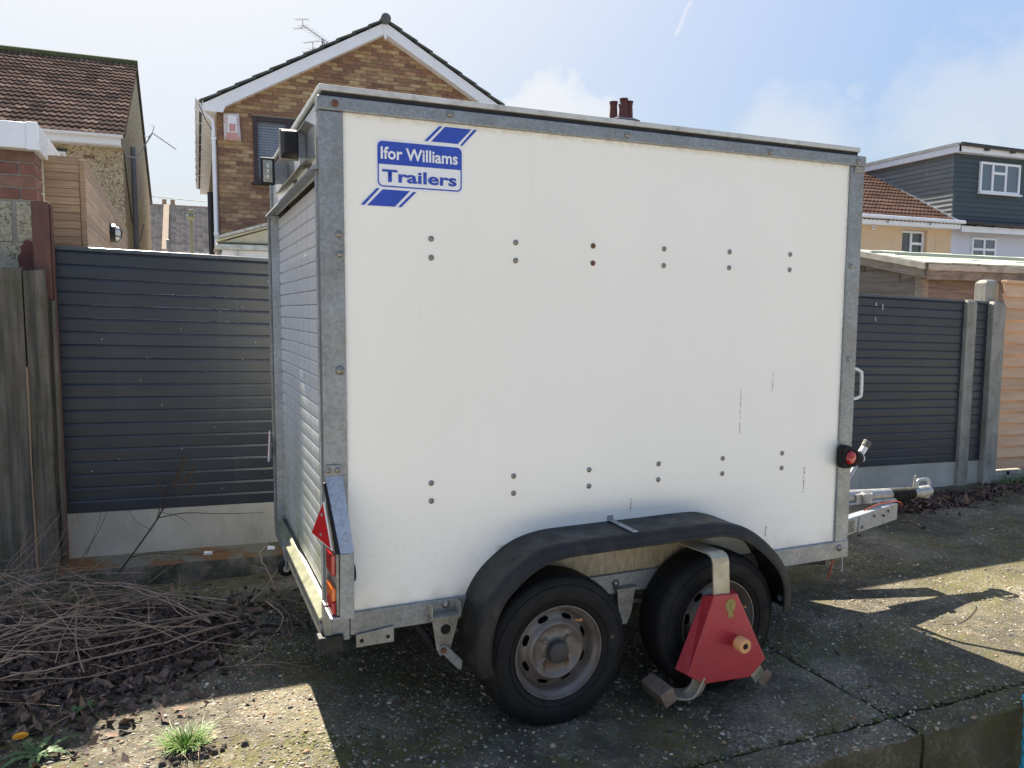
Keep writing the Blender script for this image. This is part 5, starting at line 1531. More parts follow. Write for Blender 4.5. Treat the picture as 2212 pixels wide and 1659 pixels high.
obj('party_ridge', MB().hexa([(-.75, -.1, 4.85), (-.42, -.1, 4.85), (-.42, 6.2, 8.22), (-.75, 6.2, 8.22)], [(-.75, -.1, 5.06), (-.42, -.1, 5.06), (-.42, 6.2, 8.42), (-.75, 6.2, 8.42)]), 'grey tile', ft_)
obj('ridge', MB().tube([(-6, 6.25, 8.24), (5, 6.25, 8.24)], .13, 10), 'grey tile', ft_)
obj('chimney', MB().box(-.95, .05, 6.3, 6.8, 7.6, 8.36), 'chimney brick', ft_)
for x in (-.72, -.22): obj('chimney_pot', MB().lathe([(8.36, .14), (8.38, .15), (8.64, .12), (8.66, .15), (8.70, .15), (8.70, .10)], (x, 6.55, 0), 'z', 14), 'pot buff', ft_)
window(ft_, .4, 1.5, 3.3, 4.5, .25, (.95,), (), 'upvc', 'glass dark', .07)
obj('downpipe', MB().tube([(-.15, .1, -.1), (-.15, .1, 4.8)], .06, 8).tube([(-.42, .1, 4.5), (-.42, -.08, 5.6)], .075, 8), 'pipe grey', ft_)
pl_ = thing('vent_pole', 'tall pale green metal pole with a small cap before the distant terrace', 'pole', (.148, 30.3, -.1))
obj('shaft', MB().tube([(.148, 30.3, -.1), (.148, 30.3, 5.15)], .06, 10), 'pole green', pl_, world=True)
obj('cap', MB().lathe([(5.0, .07), (5.10, .17), (5.16, .17), (5.24, .11), (5.40, .11), (5.42, .0001)], (.148, 30.3, 0), 'z', 12), 'pole green', pl_, world=True)
cbl = tag(obj('overhead_cable', MB().tube(resample([(-1.20, 25.4, 5.20), (-.4, 25.0, 5.10), (.5, 24.6, 5.02)], 12), .012, 5), 'wire'), 'thin overhead cable strung between the pebbledash and brick houses', 'cable')

# ---- house with the red chimney pots behind the trailer
ch = house('chimney_house', 'house behind the trailer showing only its stack of red chimney pots', 'house', 13.37, 20.4, .05)
obj('wall', MB().prism([(-4.0, -.1), (4.0, -.1), (4.0, 4.9), (0, 7.1), (-4.0, 4.9)], (-3.3, 3.0), 'x'), 'chimney brick', ch)
obj('roof', MB().prism([(-4.3, 4.8), (0, 7.2), (4.3, 4.8), (4.3, 4.9), (0, 7.3), (-4.3, 4.9)], (-3.4, 3.1), 'x'), 'warm tile', ch)
sk = MB(); z = 6.9; k = 0
while z < 7.70:
    for i, x in enumerate(np.arange(-.40, .39, .225)):
        sk.box(x + (.0 if k % 2 else .03), min(x + .215, .41), -.34, .34, z, z + .062)
    z += .075; k += 1
tag(obj('brick', sk, 'chimney brick', ch), kind='stuff')
obj('chimney', MB().box(-.395, .405, -.33, .33, 6.8, 7.74), 'mortar', ch)
obj('stack_cap', MB().box(-.50, .50, -.44, .44, 7.74, 7.80).box(-.46, .46, -.40, .40, 7.80, 7.88), 'chimney brick', ch, bevel=.01)
obj('flaunching', MB().hexa([(-.46, -.4, 7.88), (.46, -.4, 7.88), (.46, .4, 7.88), (-.46, .4, 7.88)], [(-.3, -.25, 7.97), (.3, -.25, 7.97), (.3, .25, 7.97), (-.3, .25, 7.97)]), 'mortar', ch)
for (x, y, h) in ((-.27, .10, 8.52), (-.03, -.16, 8.58), (.24, -.02, 8.55), (.12, .2, 8.50)):
    obj('chimney_pot', MB().lathe([(7.92, .145), (8.2, .13), (h - .12, .118), (h - .10, .135), (h - .06, .125), (h - .04, .145), (h, .145), (h, .10)], (x, y, 0), 'z', 18), 'chimney pot', ch, smooth=40)

# ---- right-hand pair: peach house and dormer house
ph = house('peach_house', 'peach rendered house with red-brown tiled roof beyond the shed', 'house', 21.608, 14.406, .05)
RR = math.atan(.56)
obj('wall', MB().box(-7, -1.98, .0, .25, -.1, 4.2).box(-.985, -.002, .0, .25, -.1, 4.2).box(-1.979, -.986, .0, .25, 4.07, 4.2).box(-1.979, -.986, .0, .25, -.1, 3.0), 'peach render', ph)
obj('wall', MB().prism([(.25, -.1), (8.4, -.1), (8.4, 4.3), (4.2, 6.75), (.25, 4.3)], (-7, -6.8), 'x'), 'peach render', ph)
obj('roof_deck', MB().prism([(-.32, 4.27), (4.3, 6.86), (8.9, 4.27)], (-7.1, -.01), 'x'), 'slate edge', ph)
wm_ = tile_mesh(.30, .345, 'warm', 'warm tile', 2, .022)
tile_slope(ph, wm_, -4.8, -.0, .30, (-.36, 4.265), RR, 17, .300)
tile_slope(ph, wm_, -7.2, -4.8, .30, (-.36, 4.265), RR, 17, .300, limit=0)
obj('ridge', MB().tube([(-7.1, 4.3, 6.9), (-.02, 4.3, 6.9)], .12, 10), 'warm tile', ph)
fl_ = MB().hexa([(-.06, -.36, 4.29), (.02, -.36, 4.29), (.02, 3.7, 6.565), (-.06, 3.7, 6.565)], [(-.06, -.36, 4.345), (.02, -.36, 4.345), (.02, 3.7, 6.62), (-.06, 3.7, 6.62)])
obj('flashing', fl_, 'galv bright', ph)
obj('gutter', MB().tube([(-7, -.40, 4.36), (.06, -.40, 4.33)], .055, 10), 'upvc', ph, smooth=50)
obj('fascia', MB().box(-7, -.01, -.33, -.305, 4.15, 4.30), 'upvc', ph)
obj('soffit', MB().box(-7, -.01, -.305, .0, 4.13, 4.15), 'upvc', ph)
for x in (-3.0, -1.35): obj('gutter_bracket', MB().tube([(x, -.42, 4.29), (x + .10, -.335, 4.20)], .012, 6), 'pipe black', ph)
pw = window(ph, -1.975, -.99, 3.01, 4.06, .16, (-1.50,), ((-1.50, -.99, 3.68),), 'upvc', 'glass dark', .07, .05)
obj('vent', MB().box(-3.17, -3.03, -.03, .0, 4.02, 4.14), 'upvc', ph, bevel=.008)
obj('vent_hole', MB().box(-3.13, -3.07, -.034, -.0305, 4.06, 4.09), 'dark void', ph)
obj('crack', MB().box(-.635, -.630, -.0025, -.0005, 3.2, 4.12), 'shed board', ph)

dh = house('dormer_house', 'white rendered house with dark grey boarded loft dormer', 'house', 21.608, 14.406, .05)
obj('wall', MB().box(0.0, 6.5, .0, .25, -.1, 4.2), 'white render', dh)
obj('wall', MB().prism([(.25, -.1), (8.4, -.1), (8.4, 4.3), (4.2, 6.75), (.25, 4.3)], (6.3, 6.5), 'x'), 'white render', dh)
obj('roof', MB().prism([(-.36, 4.25), (4.3, 6.86), (8.9, 4.25)], (.03, 6.6), 'x'), 'slate edge', dh)
obj('dormer_core', MB().box(.03, 6.3, .03, 6.0, 4.5, 6.50), 'dormer board', dh)
bp = .147
for k in range(14):
    z = 4.44 + k * bp
    P = [(.0, z), (.022, z + bp + .004), (.04, z + bp + .004), (.04, z)]
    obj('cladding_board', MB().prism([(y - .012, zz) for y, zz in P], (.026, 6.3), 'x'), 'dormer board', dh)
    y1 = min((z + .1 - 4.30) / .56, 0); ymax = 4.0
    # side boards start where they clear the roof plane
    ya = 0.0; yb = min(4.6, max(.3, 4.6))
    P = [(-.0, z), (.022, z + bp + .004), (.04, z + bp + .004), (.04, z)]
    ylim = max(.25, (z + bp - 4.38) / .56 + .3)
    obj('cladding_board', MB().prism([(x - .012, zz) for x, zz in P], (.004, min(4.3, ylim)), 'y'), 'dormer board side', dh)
obj('corner_trim', MB().box(-.018, .026, -.018, .022, 4.42, 6.50), 'dormer board', dh)
obj('fascia', MB().box(-.02, 6.4, -.22, -.195, 6.46, 6.64), 'upvc', dh)
obj('fascia', MB().box(-.155, -.13, -.22, 4.4, 6.45, 6.66), 'upvc', dh)
obj('soffit', MB().box(-.13, 6.4, -.195, .02, 6.46, 6.475).box(-.13, .02, .02, 4.4, 6.46, 6.475), 'upvc', dh)
obj('roof', MB().box(-.17, 6.45, -.19, 6.2, 6.661, 6.71), 'slate edge', dh)
obj('roof_edge', MB().box(-.185, -.171, -.23, 4.4, 6.64, 6.73), 'galv', dh)
obj('gutter', MB().tube([(-.12, -.29, 6.68), (6.4, -.29, 6.60)], .06, 10), 'pipe black', dh)
for x in (.9, 2.0, 3.0, 4.2): obj('gutter_bracket', MB().box(x, x + .16, -.30, -.225, 6.555, 6.60), 'pipe black', dh)
window(dh, .99, 2.73, 5.33, 6.27, -.03, (1.53, 2.10), ((1.53, 2.10, 5.95),), 'upvc', 'glass', .07, .05)
window(dh, .84, 1.90, 2.9, 3.95, -.01, (1.38,), ((.84, 1.90, 3.58),), 'upvc', 'glass', .07, .04)
obj('gutter', MB().tube([(.08, -.42, 4.34), (6.4, -.42, 4.26)], .06, 10), 'pipe black', dh)
for x in (.5, 1.25, 2.1, 2.9, 3.8): obj('gutter_bracket', MB().box(x, x + .17, -.45, -.335, 4.235, 4.275), 'pipe black', dh)
obj('fascia', MB().box(.03, 6.4, -.33, -.305, 4.06, 4.24), 'upvc', dh)
sc2 = MB()
for k in range(40): sc2.tube([(.15 + k * .15, -.40, 4.33), (.15 + k * .15, .02, 4.45)], .05, 6)
tag(obj('eaves_tile', sc2, 'slate edge', dh), kind='stuff')

# ---- garden shed behind the right-hand fence
sd = thing('garden_shed', 'weathered brown timber shed with pale sheet roof behind the right fence', 'shed', (7.165, 3.556, -.1))


def S(name, mb, m, **kw): return obj(name, mb, m, sd, world=True, **kw)


SX, SY = 7.165, 3.59
for k in range(15):
    z = 1.945 - (k + 1) * .125
    S('board', MB().prism([(SY - .012, z), (SY + .004, z + .13), (SY + .02, z + .13), (SY + .02, z)], (SX + .09, 10.6), 'x'), 'shed board')
for k in range(17):
    z = 2.16 - (k + 1) * .125
    y1 = 6.4
    y0s = SY + .075 if z + .13 < 2.0 else SY + .09 + max(0, (z + .13 - 1.99) / .245)
    S('board', MB().prism([(SX - .012, z), (SX + .004, z + .13), (SX + .02, z + .13), (SX + .02, z)], (y0s, 5.2), 'y'), 'shed board side')
S('wall', MB().prism([(SY + .03, -.1), (5.3, -.1), (5.3, 2.02), (4.5, 2.215), (SY + .03, 2.00)], (SX + .012, SX + .03), 'x'), 'shed board side')
S('corner_post', MB().box(SX - .02, SX + .085, SY - .02, SY + .07, -.1, 1.96), 'shed trim', bevel=.004)
S('core', MB().box(SX + .03, 10.5, SY + .03, 5.2, -.1, 1.95), 'dark void')
S('fascia', MB().box(SX - .06, 10.8, SY - .10, SY - .075, 1.915, 2.035), 'shed trim', bevel=.004)
S('edge_board', MB().box(SX - .05, 10.8, SY - .12, SY - .105, 2.015, 2.085), 'shed edge', bevel=.003)


def vrg(y0, z0, y1, z1, x0, x1, h0, h1):
    return MB().hexa([(x0, y0, z0 + h0), (x1, y0, z0 + h0), (x1, y1, z1 + h0), (x0, y1, z1 + h0)], [(x0, y0, z0 + h1), (x1, y0, z0 + h1), (x1, y1, z1 + h1), (x0, y1, z1 + h1)])


S('bargeboard', vrg(SY - .10, 2.075, 4.5, 2.29, SX - .10, SX - .078, -.145, -.045), 'shed trim', bevel=.003)
S('bargeboard', vrg(SY - .12, 2.075, 4.5, 2.29, SX - .122, SX - .1025, -.05, .02), 'shed edge', bevel=.003)
S('bargeboard', vrg(4.5, 2.29, 5.5, 2.06, SX - .10, SX - .078, -.145, .01), 'shed trim')
for k in range(9):
    x0 = SX - .10 + k * .42
    rf_ = vrg(SY - .125, 2.09, 4.5, 2.30, x0, x0 + .44, 0, .012 + .004 * (k % 2))
    S('roof_sheet', rf_, 'shed roof')
S('roof_sheet', vrg(4.5, 2.30, 5.5, 2.07, SX - .10, 10.8, 0, .014), 'shed roof')
for y, z in ((3.85, 2.205), (4.2, 2.26)): S('roof_batten', MB().box(SX - .1, 10.8, y, y + .03, z - .005, z + .014), 'shed roof')

# ================================================================== LOOSE GROUND THINGS
def scatter(name, V, Fc, pos, scl, eul, m, smooth=True):
    """many copies of one little template as a single mesh"""
    n = len(pos); a, b, c = eul[:, 0], eul[:, 1], eul[:, 2]
    ca, sa, cb, sb, cc, sc = np.cos(a), np.sin(a), np.cos(b), np.sin(b), np.cos(c), np.sin(c)
    Rz = np.zeros((n, 3, 3)); Rz[:, 0, 0] = cc; Rz[:, 0, 1] = -sc; Rz[:, 1, 0] = sc; Rz[:, 1, 1] = cc; Rz[:, 2, 2] = 1
    Rx = np.zeros((n, 3, 3)); Rx[:, 0, 0] = 1; Rx[:, 1, 1] = ca; Rx[:, 1, 2] = -sa; Rx[:, 2, 1] = sa; Rx[:, 2, 2] = ca
    Ry = np.zeros((n, 3, 3)); Ry[:, 1, 1] = 1; Ry[:, 0, 0] = cb; Ry[:, 0, 2] = sb; Ry[:, 2, 0] = -sb; Ry[:, 2, 2] = cb
    R = Rz @ Ry @ Rx
    P = V[None] * scl[:, None, :]
    P = np.einsum('nij,nkj->nki', R, P) + pos[:, None, :]
    F = (Fc[None] + (np.arange(n) * len(V))[:, None, None]).reshape(-1, Fc.shape[1])
    return tag(bulk(name, P.reshape(-1, 3), F, m, smooth), kind='stuff')


bmI = bmesh.new(); bmesh.ops.create_icosphere(bmI, subdivisions=1, radius=1)
ICO_V = np.array([v.co[:] for v in bmI.verts]); ICO_F = np.array([[v.index for v in f.verts] for f in bmI.faces]); bmI.free()
# pebbles standing proud of the worn concrete, denser near the viewer
want = 27000; P = []
while len(P) < want:
    x = rng.uniform(-2.2, 6.8); y = rng.uniform(-.695, 2.0)
    d2 = (x - CAM_LOC.x) ** 2 + (y - CAM_LOC.y) ** 2 + 2.2
    if rng.random() > min(1, 9.0 / d2): continue
    n1 = noise.noise(Vector((x * 1.3, y * 1.3, 2))) + .6 * noise.noise(Vector((x * 5, y * 5, 8)))
    if n1 < rng.uniform(-.65, .75): continue
    P.append((x, y, gz(x, y)))
P = np.array(P); n = len(P)
s0 = rng.lognormal(math.log(.0042), .45, n).clip(.0018, .013)
scl = np.stack([s0 * rng.uniform(.8, 1.35, n), s0 * rng.uniform(.6, 1.0, n), s0 * rng.uniform(.35, .6, n)], 1)
P[:, 2] += scl[:, 2] * rng.uniform(-.35, .45, n)
eul = np.stack([rng.uniform(-.25, .25, n), rng.uniform(-.25, .25, n), rng.uniform(0, 6.28, n)], 1)
scatter('pebbles', ICO_V, ICO_F, P, scl, eul, 'pebble')

# moss cushions along the joints and the edge
mp = []
for xj in (2.035, 4.55, -3.4):
    for k in range(150 if xj == 2.035 else 70):
        y = rng.uniform(-.69, 2.0); mp.append((xj + rng.normal(0, .010), y))
for k in range(420):
    x = rng.uniform(-2, 6); mp.append((x, -.561 + rng.normal(0, .006)))
for k in range(900):
    x = rng.uniform(-1.2, .4); mp.append((x, 2.13 + rng.normal(0, .02)))
for cx0, cy0, r, k in ((-.02, .02, .10, 260), (-.3, .85, .12, 200), (.05, 1.0, .07, 120), (2.15, .25, .12, 220), (3.6, 1.2, .2, 260), (-.9, .55, .1, 160), (1.95, .55, .06, 120)):
    for _ in range(k): mp.append((cx0 + rng.normal(0, r), cy0 + rng.normal(0, r * .6)))
mp = np.array([(x, y, gz(x, y) - .002) for x, y in mp]); n = len(mp)
s0 = rng.uniform(.003, .009, n)
scatter('moss', ICO_V, ICO_F, mp, np.stack([s0 * 1.3, s0 * 1.2, s0 * .55], 1), np.stack([np.zeros(n), np.zeros(n), rng.uniform(0, 6, n)], 1), 'moss')

# leaf litter
LV = np.array([(-1, 0, .12), (-.3, .55, .0), (.45, .42, .1), (1.1, 0, .35), (.4, -.45, -.05), (-.35, -.5, .15), (0, 0, -.12)], float)
LF = np.array([(6, 0, 5), (6, 1, 0), (6, 2, 1), (6, 3, 2), (6, 4, 3), (6, 5, 4)])


def litter(name, blobs, size, label=None):
    P = []
    for (cx0, cy0, rx, ry, hgt, k) in blobs:
        for _ in range(k):
            x = cx0 + rng.normal(0, rx); y = min(cy0 + rng.normal(0, ry), 2.36)
            q = math.exp(-((x - cx0) / rx) ** 2 * .5 - ((y - cy0) / ry) ** 2 * .5)
            P.append((x, y, gz(x, y) + .004 + rng.uniform(0, 1) * hgt * q))
    P = np.array(P); n = len(P); s = rng.lognormal(math.log(size), .4, n)
    scl = np.stack([s, s * rng.uniform(.5, .95, n), s * rng.uniform(.4, 1.6, n)], 1)
    eul = np.stack([rng.normal(0, .55, n), rng.normal(0, .45, n), rng.uniform(0, 6.28, n)], 1)
    return scatter(name, LV, LF, P, scl, eul, 'leaf litter', False)


litter('leaf_litter', [(-.80, 1.02, .24, .20, .05, 2600), (-1.15, .85, .3, .25, .05, 1500), (-.55, 1.15, .20, .16, .035, 900), (-1.0, 1.6, .35, .2, .05, 900), (-.2, 1.4, .3, .25, .012, 160), (-.9, .5, .25, .15, .01, 160)], .019)
litter('leaf_litter', [(5.15, 1.92, .36, .09, .05, 1500), (5.75, 2.05, .35, .08, .03, 700), (6.6, 2.1, .5, .10, .02, 350), (4.6, 1.8, .3, .2, .01, 120)], .024)
# single fallen leaves and white flecks on the open concrete
litter('fallen_leaves', [(1.0, -.2, .7, .25, .0, 26), (2.3, .2, .5, .3, .0, 26), (-.3, .2, .3, .2, 0, 12)], .011)

# dark soil under the litter
sg = MB(); nx, ny = 44, 34; V = []
for j in range(ny + 1):
    for i in range(nx + 1):
        x = -2.1 + 1.85 * i / nx; y = .30 + 1.85 * j / ny
        e = 1.0 - max(abs((x + 1.25) / .95) ** 2.2 + abs((y - 1.25) / .82) ** 2.2, 0) + .55 * noise.noise(Vector((x * 4, y * 4, 3)))
        V.append((x, y, gz(x, y) - .012 + .028 * max(-.4, min(1, e * 1.6)) + .008 * noise.noise(Vector((x * 16, y * 16, 1)))))
tag(obj('soil', MB().add(V, [(j * (nx + 1) + i, j * (nx + 1) + i + 1, (j + 1) * (nx + 1) + i + 1, (j + 1) * (nx + 1) + i) for j in range(ny) for i in range(nx)]), 'soil', smooth=60), kind='stuff')

# twig heap: long cut brambles, forked and kinked, bowed over the litter
tw = MB()
R_ = random.Random(5)


def cane(mb, a, b, sag, side, r0, r1, n=14, fork=2, kink=.016):
    a = Vector(a); b = Vector(b); out = []; L = (b - a).length; sd = R_.uniform(0, 99); jit = Vector((0, 0, 0))
    for i in range(n):
        t = i / (n - 1); w = sin(pi * t)
        if R_.random() < .35: jit = jit + Vector((R_.gauss(0, kink), R_.gauss(0, kink), R_.gauss(0, kink * .6))) * w
        p = a.lerp(b, t) + Vector((side[0] * w, side[1] * w, sag * w)) + jit * .6
        p += Vector((noise.noise(p * 5 + Vector((sd, 0, 0))), noise.noise(p * 5 + Vector((0, sd, 3))), .6 * noise.noise(p * 5 + Vector((5, 0, sd))))) * .022
        p.z = max(p.z, gz(p.x, p.y) + r0)
        if p.y > 2.13: p.y = 2.13
        out.append(p)
    rr = [(r0 + (r1 - r0) * i / (n - 1)) * (1.25 if R_.random() < .12 else 1) for i in range(n)]
    mb.tube(out, rr, 5)
    for _ in range(fork):
        k = R_.randrange(2, n - 1); d = (out[k] - out[k - 1]).normalized()
        v = (d + Vector((R_.gauss(0, .8), R_.gauss(0, .8), R_.gauss(.25, .5)))).normalized(); m = R_.uniform(.05, .22); q = [out[k]]
        for j in range(1, 5):
            q.append(q[-1] + v * m / 4); v = (v + Vector((R_.gauss(0, .22), R_.gauss(0, .22), R_.gauss(-.06, .16)))).normalized()
        for x_ in q[1:]:
            x_.z = max(x_.z, gz(x_.x, x_.y) + .003); x_.y = min(x_.y, 2.13)
        r_ = rr[k] * .55; mb.tube(q, [r_, r_ * .85, r_ * .7, r_ * .55, r_ * .35], 4)


# a loose bundle sweeping from the cut ends by the trailer round to the left
for k in range(7):
    ax, ay = -.30 + R_.uniform(-.10, .07), 1.05 + R_.uniform(-.12, .26)
    bx, by = R_.uniform(-1.9, -1.2), R_.uniform(.7, 1.45)
    cane(tw, (ax, ay, gz(ax, ay) + R_.uniform(.03, .09)), (bx, by, gz(bx, by) + R_.uniform(.02, .16)), R_.uniform(-.03, .08), (R_.uniform(-.1, .1), R_.uniform(-.36, -.06)), R_.uniform(.0032, .0054), .0014, 20, 4)
for k in range(6):
    ax, ay = -.28 + R_.uniform(-.08, .12), 1.2 + R_.uniform(-.05, .3)
    bx, by = R_.uniform(-1.5, -.85), R_.uniform(1.5, 2.0)
    cane(tw, (ax, ay, gz(ax, ay) + .05), (bx, by, gz(bx, by) + R_.uniform(.08, .24)), R_.uniform(.0, .10), (0, R_.uniform(-.05, .12)), R_.uniform(.0028, .0046), .0014, 16, 3)
for k in range(105):
    cx0, cy0 = R_.gauss(-1.18, .32), R_.gauss(1.28, .36)
    cy0 = min(cy0, 1.95); L = R_.uniform(.22, 1.0); an = R_.choice((R_.gauss(.15, .35), R_.gauss(.95, .4), R_.gauss(-.55, .35), R_.uniform(0, 3.14)))
    h = .010 + abs(R_.gauss(0, .045)) + .12 * math.exp(-((cx0 + 1.25) / .4) ** 2)
    dx, dy = cos(an) * L / 2, sin(an) * L / 2
    a = (cx0 - dx, min(cy0 - dy, 2.1)); b = (cx0 + dx, min(cy0 + dy, 2.1))
    cane(tw, (a[0], a[1], gz(*a) + h + R_.uniform(-.05, .06)), (b[0], b[1], gz(*b) + h + R_.uniform(-.06, .14)), R_.uniform(-.04, .08), (R_.uniform(-.07, .07), R_.uniform(-.07, .07)), R_.choice((R_.uniform(.0012, .0022), R_.uniform(.0020, .0038))), R_.uniform(.0006, .0012), 11, R_.choice((1, 2, 2, 3)))
# upright whips in front of the old boards
for k in range(20):
    ax, ay = R_.uniform(-1.5, -.8), R_.uniform(1.7, 2.12)
    cane(tw, (ax, ay, .05), (ax + R_.uniform(-.3, .4), min(ay + R_.uniform(-.1, .1), 2.12), R_.uniform(.18, .55)), 0, (R_.uniform(-.06, .06), 0), R_.uniform(.0014, .0026), .0008, 9, 2)
# stragglers to the right
for (a, b, sg_, sd_) in (((-.16, 1.25, .12), (.05, 1.9, .30), .03, (.08, 0)), ((-.10, 1.22, .12), (-.12, .95, .02), .02, (.05, 0)), ((-.1, 1.3, .10), (.28, 1.15, .01), .02, (.0, .05)), ((-.05, 1.35, .13), (-.03, 1.75, .28), .02, (-.03, 0)), ((-.35, .75, .03), (.02, .70, .02), .02, (0, -.03)), ((-.1, 1.28, .1), (.0, 1.0, .02), .01, (.04, 0))):
    cane(tw, a, b, sg_, sd_, .0036, .0014, 12, 3)
tag(obj('twig_heap', tw, 'twig'), kind='stuff')

# standing dead stem with seed heads in front of the gravel board
ds = thing('dead_stem', 'tall brown dead weed stem with seed heads before the concrete gravel board', 'dead plant', (-.62, 2.0, .08))
stt = MB(); hd = MB(); Y0 = 2.08
main = resample([(-.80, Y0, .08), (-.66, Y0, .27), (-.575, Y0, .40), (-.53, Y0, .53), (-.47, Y0, .60)], 16)
stt.tube(main, [.0055 - .0025 * i / 15 for i in range(16)], 6)
for pts, r in (([(-.60, Y0, .36), (-.575, Y0 + .03, .45), (-.578, Y0 + .03, .58)], .0022), ([(-.585, Y0, .385), (-.53, Y0 - .02, .46), (-.43, Y0 - .03, .545)], .0022), ([(-.59, Y0, .37), (-.45, Y0, .385), (-.25, Y0, .36), (-.02, Y0, .345)], .0024),
               ([(-.585, Y0, .40), (-.50, Y0 + .02, .37), (-.42, Y0 + .02, .30)], .0014), ([(-.55, Y0, .47), (-.47, Y0, .49), (-.41, Y0, .515)], .0015), ([(-.74, Y0, .16), (-.62, Y0 + .02, .165), (-.40, Y0, .135), (-.15, Y0, .15)], .0022),
               ([(-1.02, Y0, .12), (-.92, Y0, .27), (-.84, Y0, .44), (-.825, Y0, .60)], .0016), ([(-.95, Y0, .2), (-.88, Y0, .40), (-.875, Y0, .52)], .0013), ([(-.47, Y0, .66), (-.40, Y0, .76), (-.36, Y0, .82), (-.335, Y0, .88)], .0012), ([(-.62, Y0, .30), (-.70, Y0, .36), (-.76, Y0, .46)], .0012),
               ([(-.56, Y0, .50), (-.49, Y0 - .02, .62), (-.44, Y0 - .02, .70)], .0014)):
    q = resample(pts, 10); stt.tube(q, [r * 1.4 * (1 - .6 * i / 9) for i in range(10)], 5)
for (p, q_, k) in (((-.50, .54), (-.445, .70), 46), ((-.45, .56), (-.40, .64), 26), ((-.585, .52), (-.578, .58), 10), ((-.43, .52), (-.40, .55), 10)):
    for _ in range(k * 2):
        t = R_.random(); x = p[0] + (q_[0] - p[0]) * t + R_.gauss(0, .007); z = p[1] + (q_[1] - p[1]) * t + R_.gauss(0, .006); s = R_.uniform(.003, .007)
        hd.hexa([(x - s, Y0 - s, z - s * .6), (x + s, Y0 - s, z - s), (x + s, Y0 + s, z - s * .5), (x - s, Y0 + s, z - s)], [(x - s * .3, Y0 - s * .4, z + s), (x + s * .5, Y0 - s * .3, z + s), (x + s * .4, Y0 + s * .4, z + s), (x - s * .4, Y0 + s * .3, z + s)])
obj('stem', stt, 'stem dark', ds, world=True)
tag(obj('seed_head', hd, 'stem dark', ds, world=True), kind='stuff')


def blades(cx0, cy0, n, rad, h0, h1, spread, w):
    mb = MB()
    for _ in range(n):
        a = R_.uniform(0, 6.283); r = rad * sqrt(R_.random()); x, y = cx0 + r * cos(a), cy0 + r * sin(a) * .8; z = gz(x, y) - .004
        h = R_.uniform(h0, h1); b = a + R_.gauss(0, .6); lean = spread * (r / rad * .8 + R_.uniform(.1, .8)); wd = w * R_.uniform(.6, 1.2)
        px, py = -sin(b) * wd, cos(b) * wd; vs = []
        for k in range(5):
            t = k / 4; q = lean * h * t * t; ww = 1 - t ** 1.6 * .95
            vs += [(x + cos(b) * q - px * ww, y + sin(b) * q - py * ww, z + h * t * (1 - .25 * lean * t)), (x + cos(b) * q + px * ww, y + sin(b) * q + py * ww, z + h * t * (1 - .25 * lean * t))]
        mb.add(vs, [(i * 2, i * 2 + 1, i * 2 + 3, i * 2 + 2) for i in range(4)])
    return mb


gt_ = thing('grass_tuft', 'small bright green grass tuft in the sunlit concrete near the bottom edge', 'grass tuft', (-.48, .17, .035))
tag(obj('blades', blades(-.475, .165, 330, .055, .035, .085, 1.0, .0022), 'grass', gt_, world=True), kind='stuff')
tag(obj('dead_blades', blades(-.475, .165, 70, .07, .02, .06, 1.5, .002), 'pot buff', gt_, world=True), kind='stuff')
lit = MB()
for _ in range(40):
    x, y = -.44 + R_.gauss(0, .045), .10 + R_.gauss(0, .02); s = R_.uniform(.006, .013); z = gz(x, y) + .004
    lit.hexa([(x - s, y - s, z), (x + s, y - s, z), (x + s, y + s, z), (x - s, y + s, z)], [(x - s * .5, y - s * .6, z + s * .8), (x + s * .6, y - s * .5, z + s * .6), (x + s * .5, y + s * .6, z + s * .8), (x - s * .6, y + s * .5, z + s * .5)])
tag(obj('root_soil', lit, 'soil', gt_, world=True), kind='stuff')

dn = thing('dandelion', 'dandelion with one orange-yellow flower and jagged leaves at the bottom left', 'weed', (-.96, .32, .04))


def jag(mb, x, y, a, L, w):
    n = 9; vs = []
    for k in range(n):
        t = k / (n - 1); ww = w * (.25 + sin(pi * min(1, t * 1.05)) * (1.0 if k % 2 else .45)); zz = gz(x, y) + .004 + .022 * sin(pi * t * .9) + .003 * (k % 2)
        vs += [(x + cos(a) * L * t - sin(a) * ww, y + sin(a) * L * t + cos(a) * ww, zz - .003), (x + cos(a) * L * t, y + sin(a) * L * t, zz), (x + cos(a) * L * t + sin(a) * ww, y + sin(a) * L * t - cos(a) * ww, zz - .003)]
    mb.add(vs, [(i * 3 + j, i * 3 + j + 1, i * 3 + j + 4, i * 3 + j + 3) for i in range(n - 1) for j in range(2)])


for k in range(13):
    lf_ = MB(); jag(lf_, -.93 + R_.gauss(0, .01), .30 + R_.gauss(0, .01), k * .483 + R_.gauss(0, .15), R_.uniform(.06, .12), R_.uniform(.008, .013))
    obj('leaf', lf_, 'weed leaf', dn, world=True)
obj('stem', MB().tube([(-.94, .30, .045), (-.965, .305, .075), (-.985, .31, .100)], .0025, 6), 'weed leaf', dn, world=True)
pt = MB()
for ring, (nn, rr_, zz_) in enumerate(((20, .024, .0), (16, .018, .004), (10, .010, .006))):
    for k in range(nn):
        a = 2 * pi * k / nn + ring * .2; w = .0024; c0 = (-.985, .31, .102 + zz_)
        pt.add([(c0[0] - sin(a) * w * .6, c0[1] + cos(a) * w * .6, c0[2]), (c0[0] + sin(a) * w * .6, c0[1] - cos(a) * w * .6, c0[2]), (c0[0] + cos(a) * rr_ + sin(a) * w, c0[1] + sin(a) * rr_ - cos(a) * w, c0[2] + .003), (c0[0] + cos(a) * rr_ - sin(a) * w, c0[1] + sin(a) * rr_ + cos(a) * w, c0[2] + .003)], [(0, 1, 2, 3)])
obj('flower', pt, 'petal', dn, world=True)

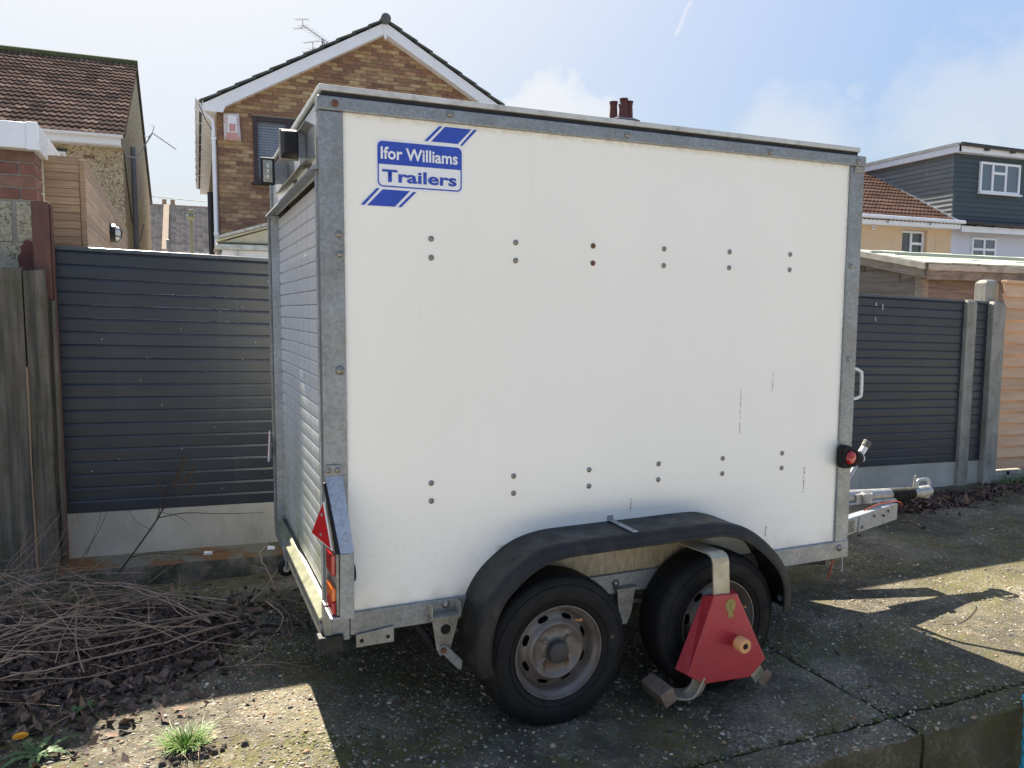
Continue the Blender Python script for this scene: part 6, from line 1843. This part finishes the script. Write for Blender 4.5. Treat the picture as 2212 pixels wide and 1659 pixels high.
sw = thing('small_weed', 'small green seedling weed between the leaf litter and the dandelion', 'weed', (-.83, .58, .04))
for k in range(8):
    lf_ = MB(); jag(lf_, -.83 + R_.gauss(0, .015), .58 + R_.gauss(0, .012), k * .8, R_.uniform(.025, .05), .010)
    obj('leaf', lf_, 'weed leaf', sw, world=True)

wv = MB()
for _ in range(260):
    x, y = R_.uniform(6.75, 8.4), 2.36 - abs(R_.gauss(0, .10)); jag(wv, x, y, R_.uniform(0, 6.28), R_.uniform(.03, .09), R_.uniform(.006, .012))
    wv.v = wv.v
gw = blades(7.3, 2.25, 260, .5, .03, .10, .9, .003)
wv.add(gw.v, gw.f)
tag(obj('weeds', wv, 'weed leaf'), kind='stuff')

# white scraps on the footing
tag(obj('paper_scrap', MB().hexa([(-.36, 2.25, .080), (-.31, 2.245, .080), (-.305, 2.275, .080), (-.355, 2.28, .080)], [(-.355, 2.253, .093), (-.315, 2.25, .088), (-.31, 2.27, .09), (-.35, 2.275, .095)]), 'decal white'), 'white scrap lying on the mossy footing behind the twigs', 'scrap', 'white scraps on the footing')
tag(obj('paper_scrap', MB().hexa([(.005, 2.25, .068), (.05, 2.245, .068), (.055, 2.27, .068), (.01, 2.275, .068)], [(.008, 2.252, .085), (.046, 2.25, .080), (.05, 2.267, .082), (.013, 2.272, .087)]), 'decal white'), 'white scrap on the footing close to the trailer rear', 'scrap', 'white scraps on the footing')

# teal rope hanging over the slab edge at the lower right corner
rope = thing('teal_rope', 'frayed teal rope hanging over the slab edge at the lower right corner', 'rope', (2.53, -.75, -.3))
cpts = resample([(2.635, -.69, .0), (2.590, -.728, -.025), (2.571, -.742, -.08), (2.560, -.748, -.14), (2.560, -.75, -.21), (2.538, -.757, -.27), (2.51, -.77, -.36), (2.48, -.80, -.45)], 40)
for s in range(3):
    q = [(p[0] + .011 * cos(i * .55 + s * 2.094), p[1] + .011 * sin(i * .55 + s * 2.094), p[2]) for i, p in enumerate(cpts)]
    obj('strand', MB().tube(q, .0095, 7), 'teal rope', rope, world=True, smooth=60)

# labels of the uncountable ground cover
for nm, lb_, ct in (('pebbles', 'small pale and brown stones exposed in the worn concrete yard', 'pebbles'),
                    ('moss', 'small dark green moss cushions along the joints of the concrete slabs', 'moss'),
                    ('leaf_litter', 'dark brown dead leaves lying under the twig heap', 'dead leaves'),
                    ('leaf_litter.001', 'strip of dead brown leaves along the foot of the right fence', 'dead leaves'),
                    ('fallen_leaves', 'scattered single dead leaves on the open concrete around the trailer', 'dead leaves'),
                    ('soil', 'dark soil showing under the twig heap beside the weathered boards', 'soil'),
                    ('twig_heap', 'tangled heap of cut brown twigs before the weathered boards and composite fence', 'twigs'),
                    ('weeds', 'low green weeds at the foot of the orange lap fence', 'weeds')):
    o = bpy.data.objects.get(nm)
    if o: o['label'] = lb_; o['category'] = ct
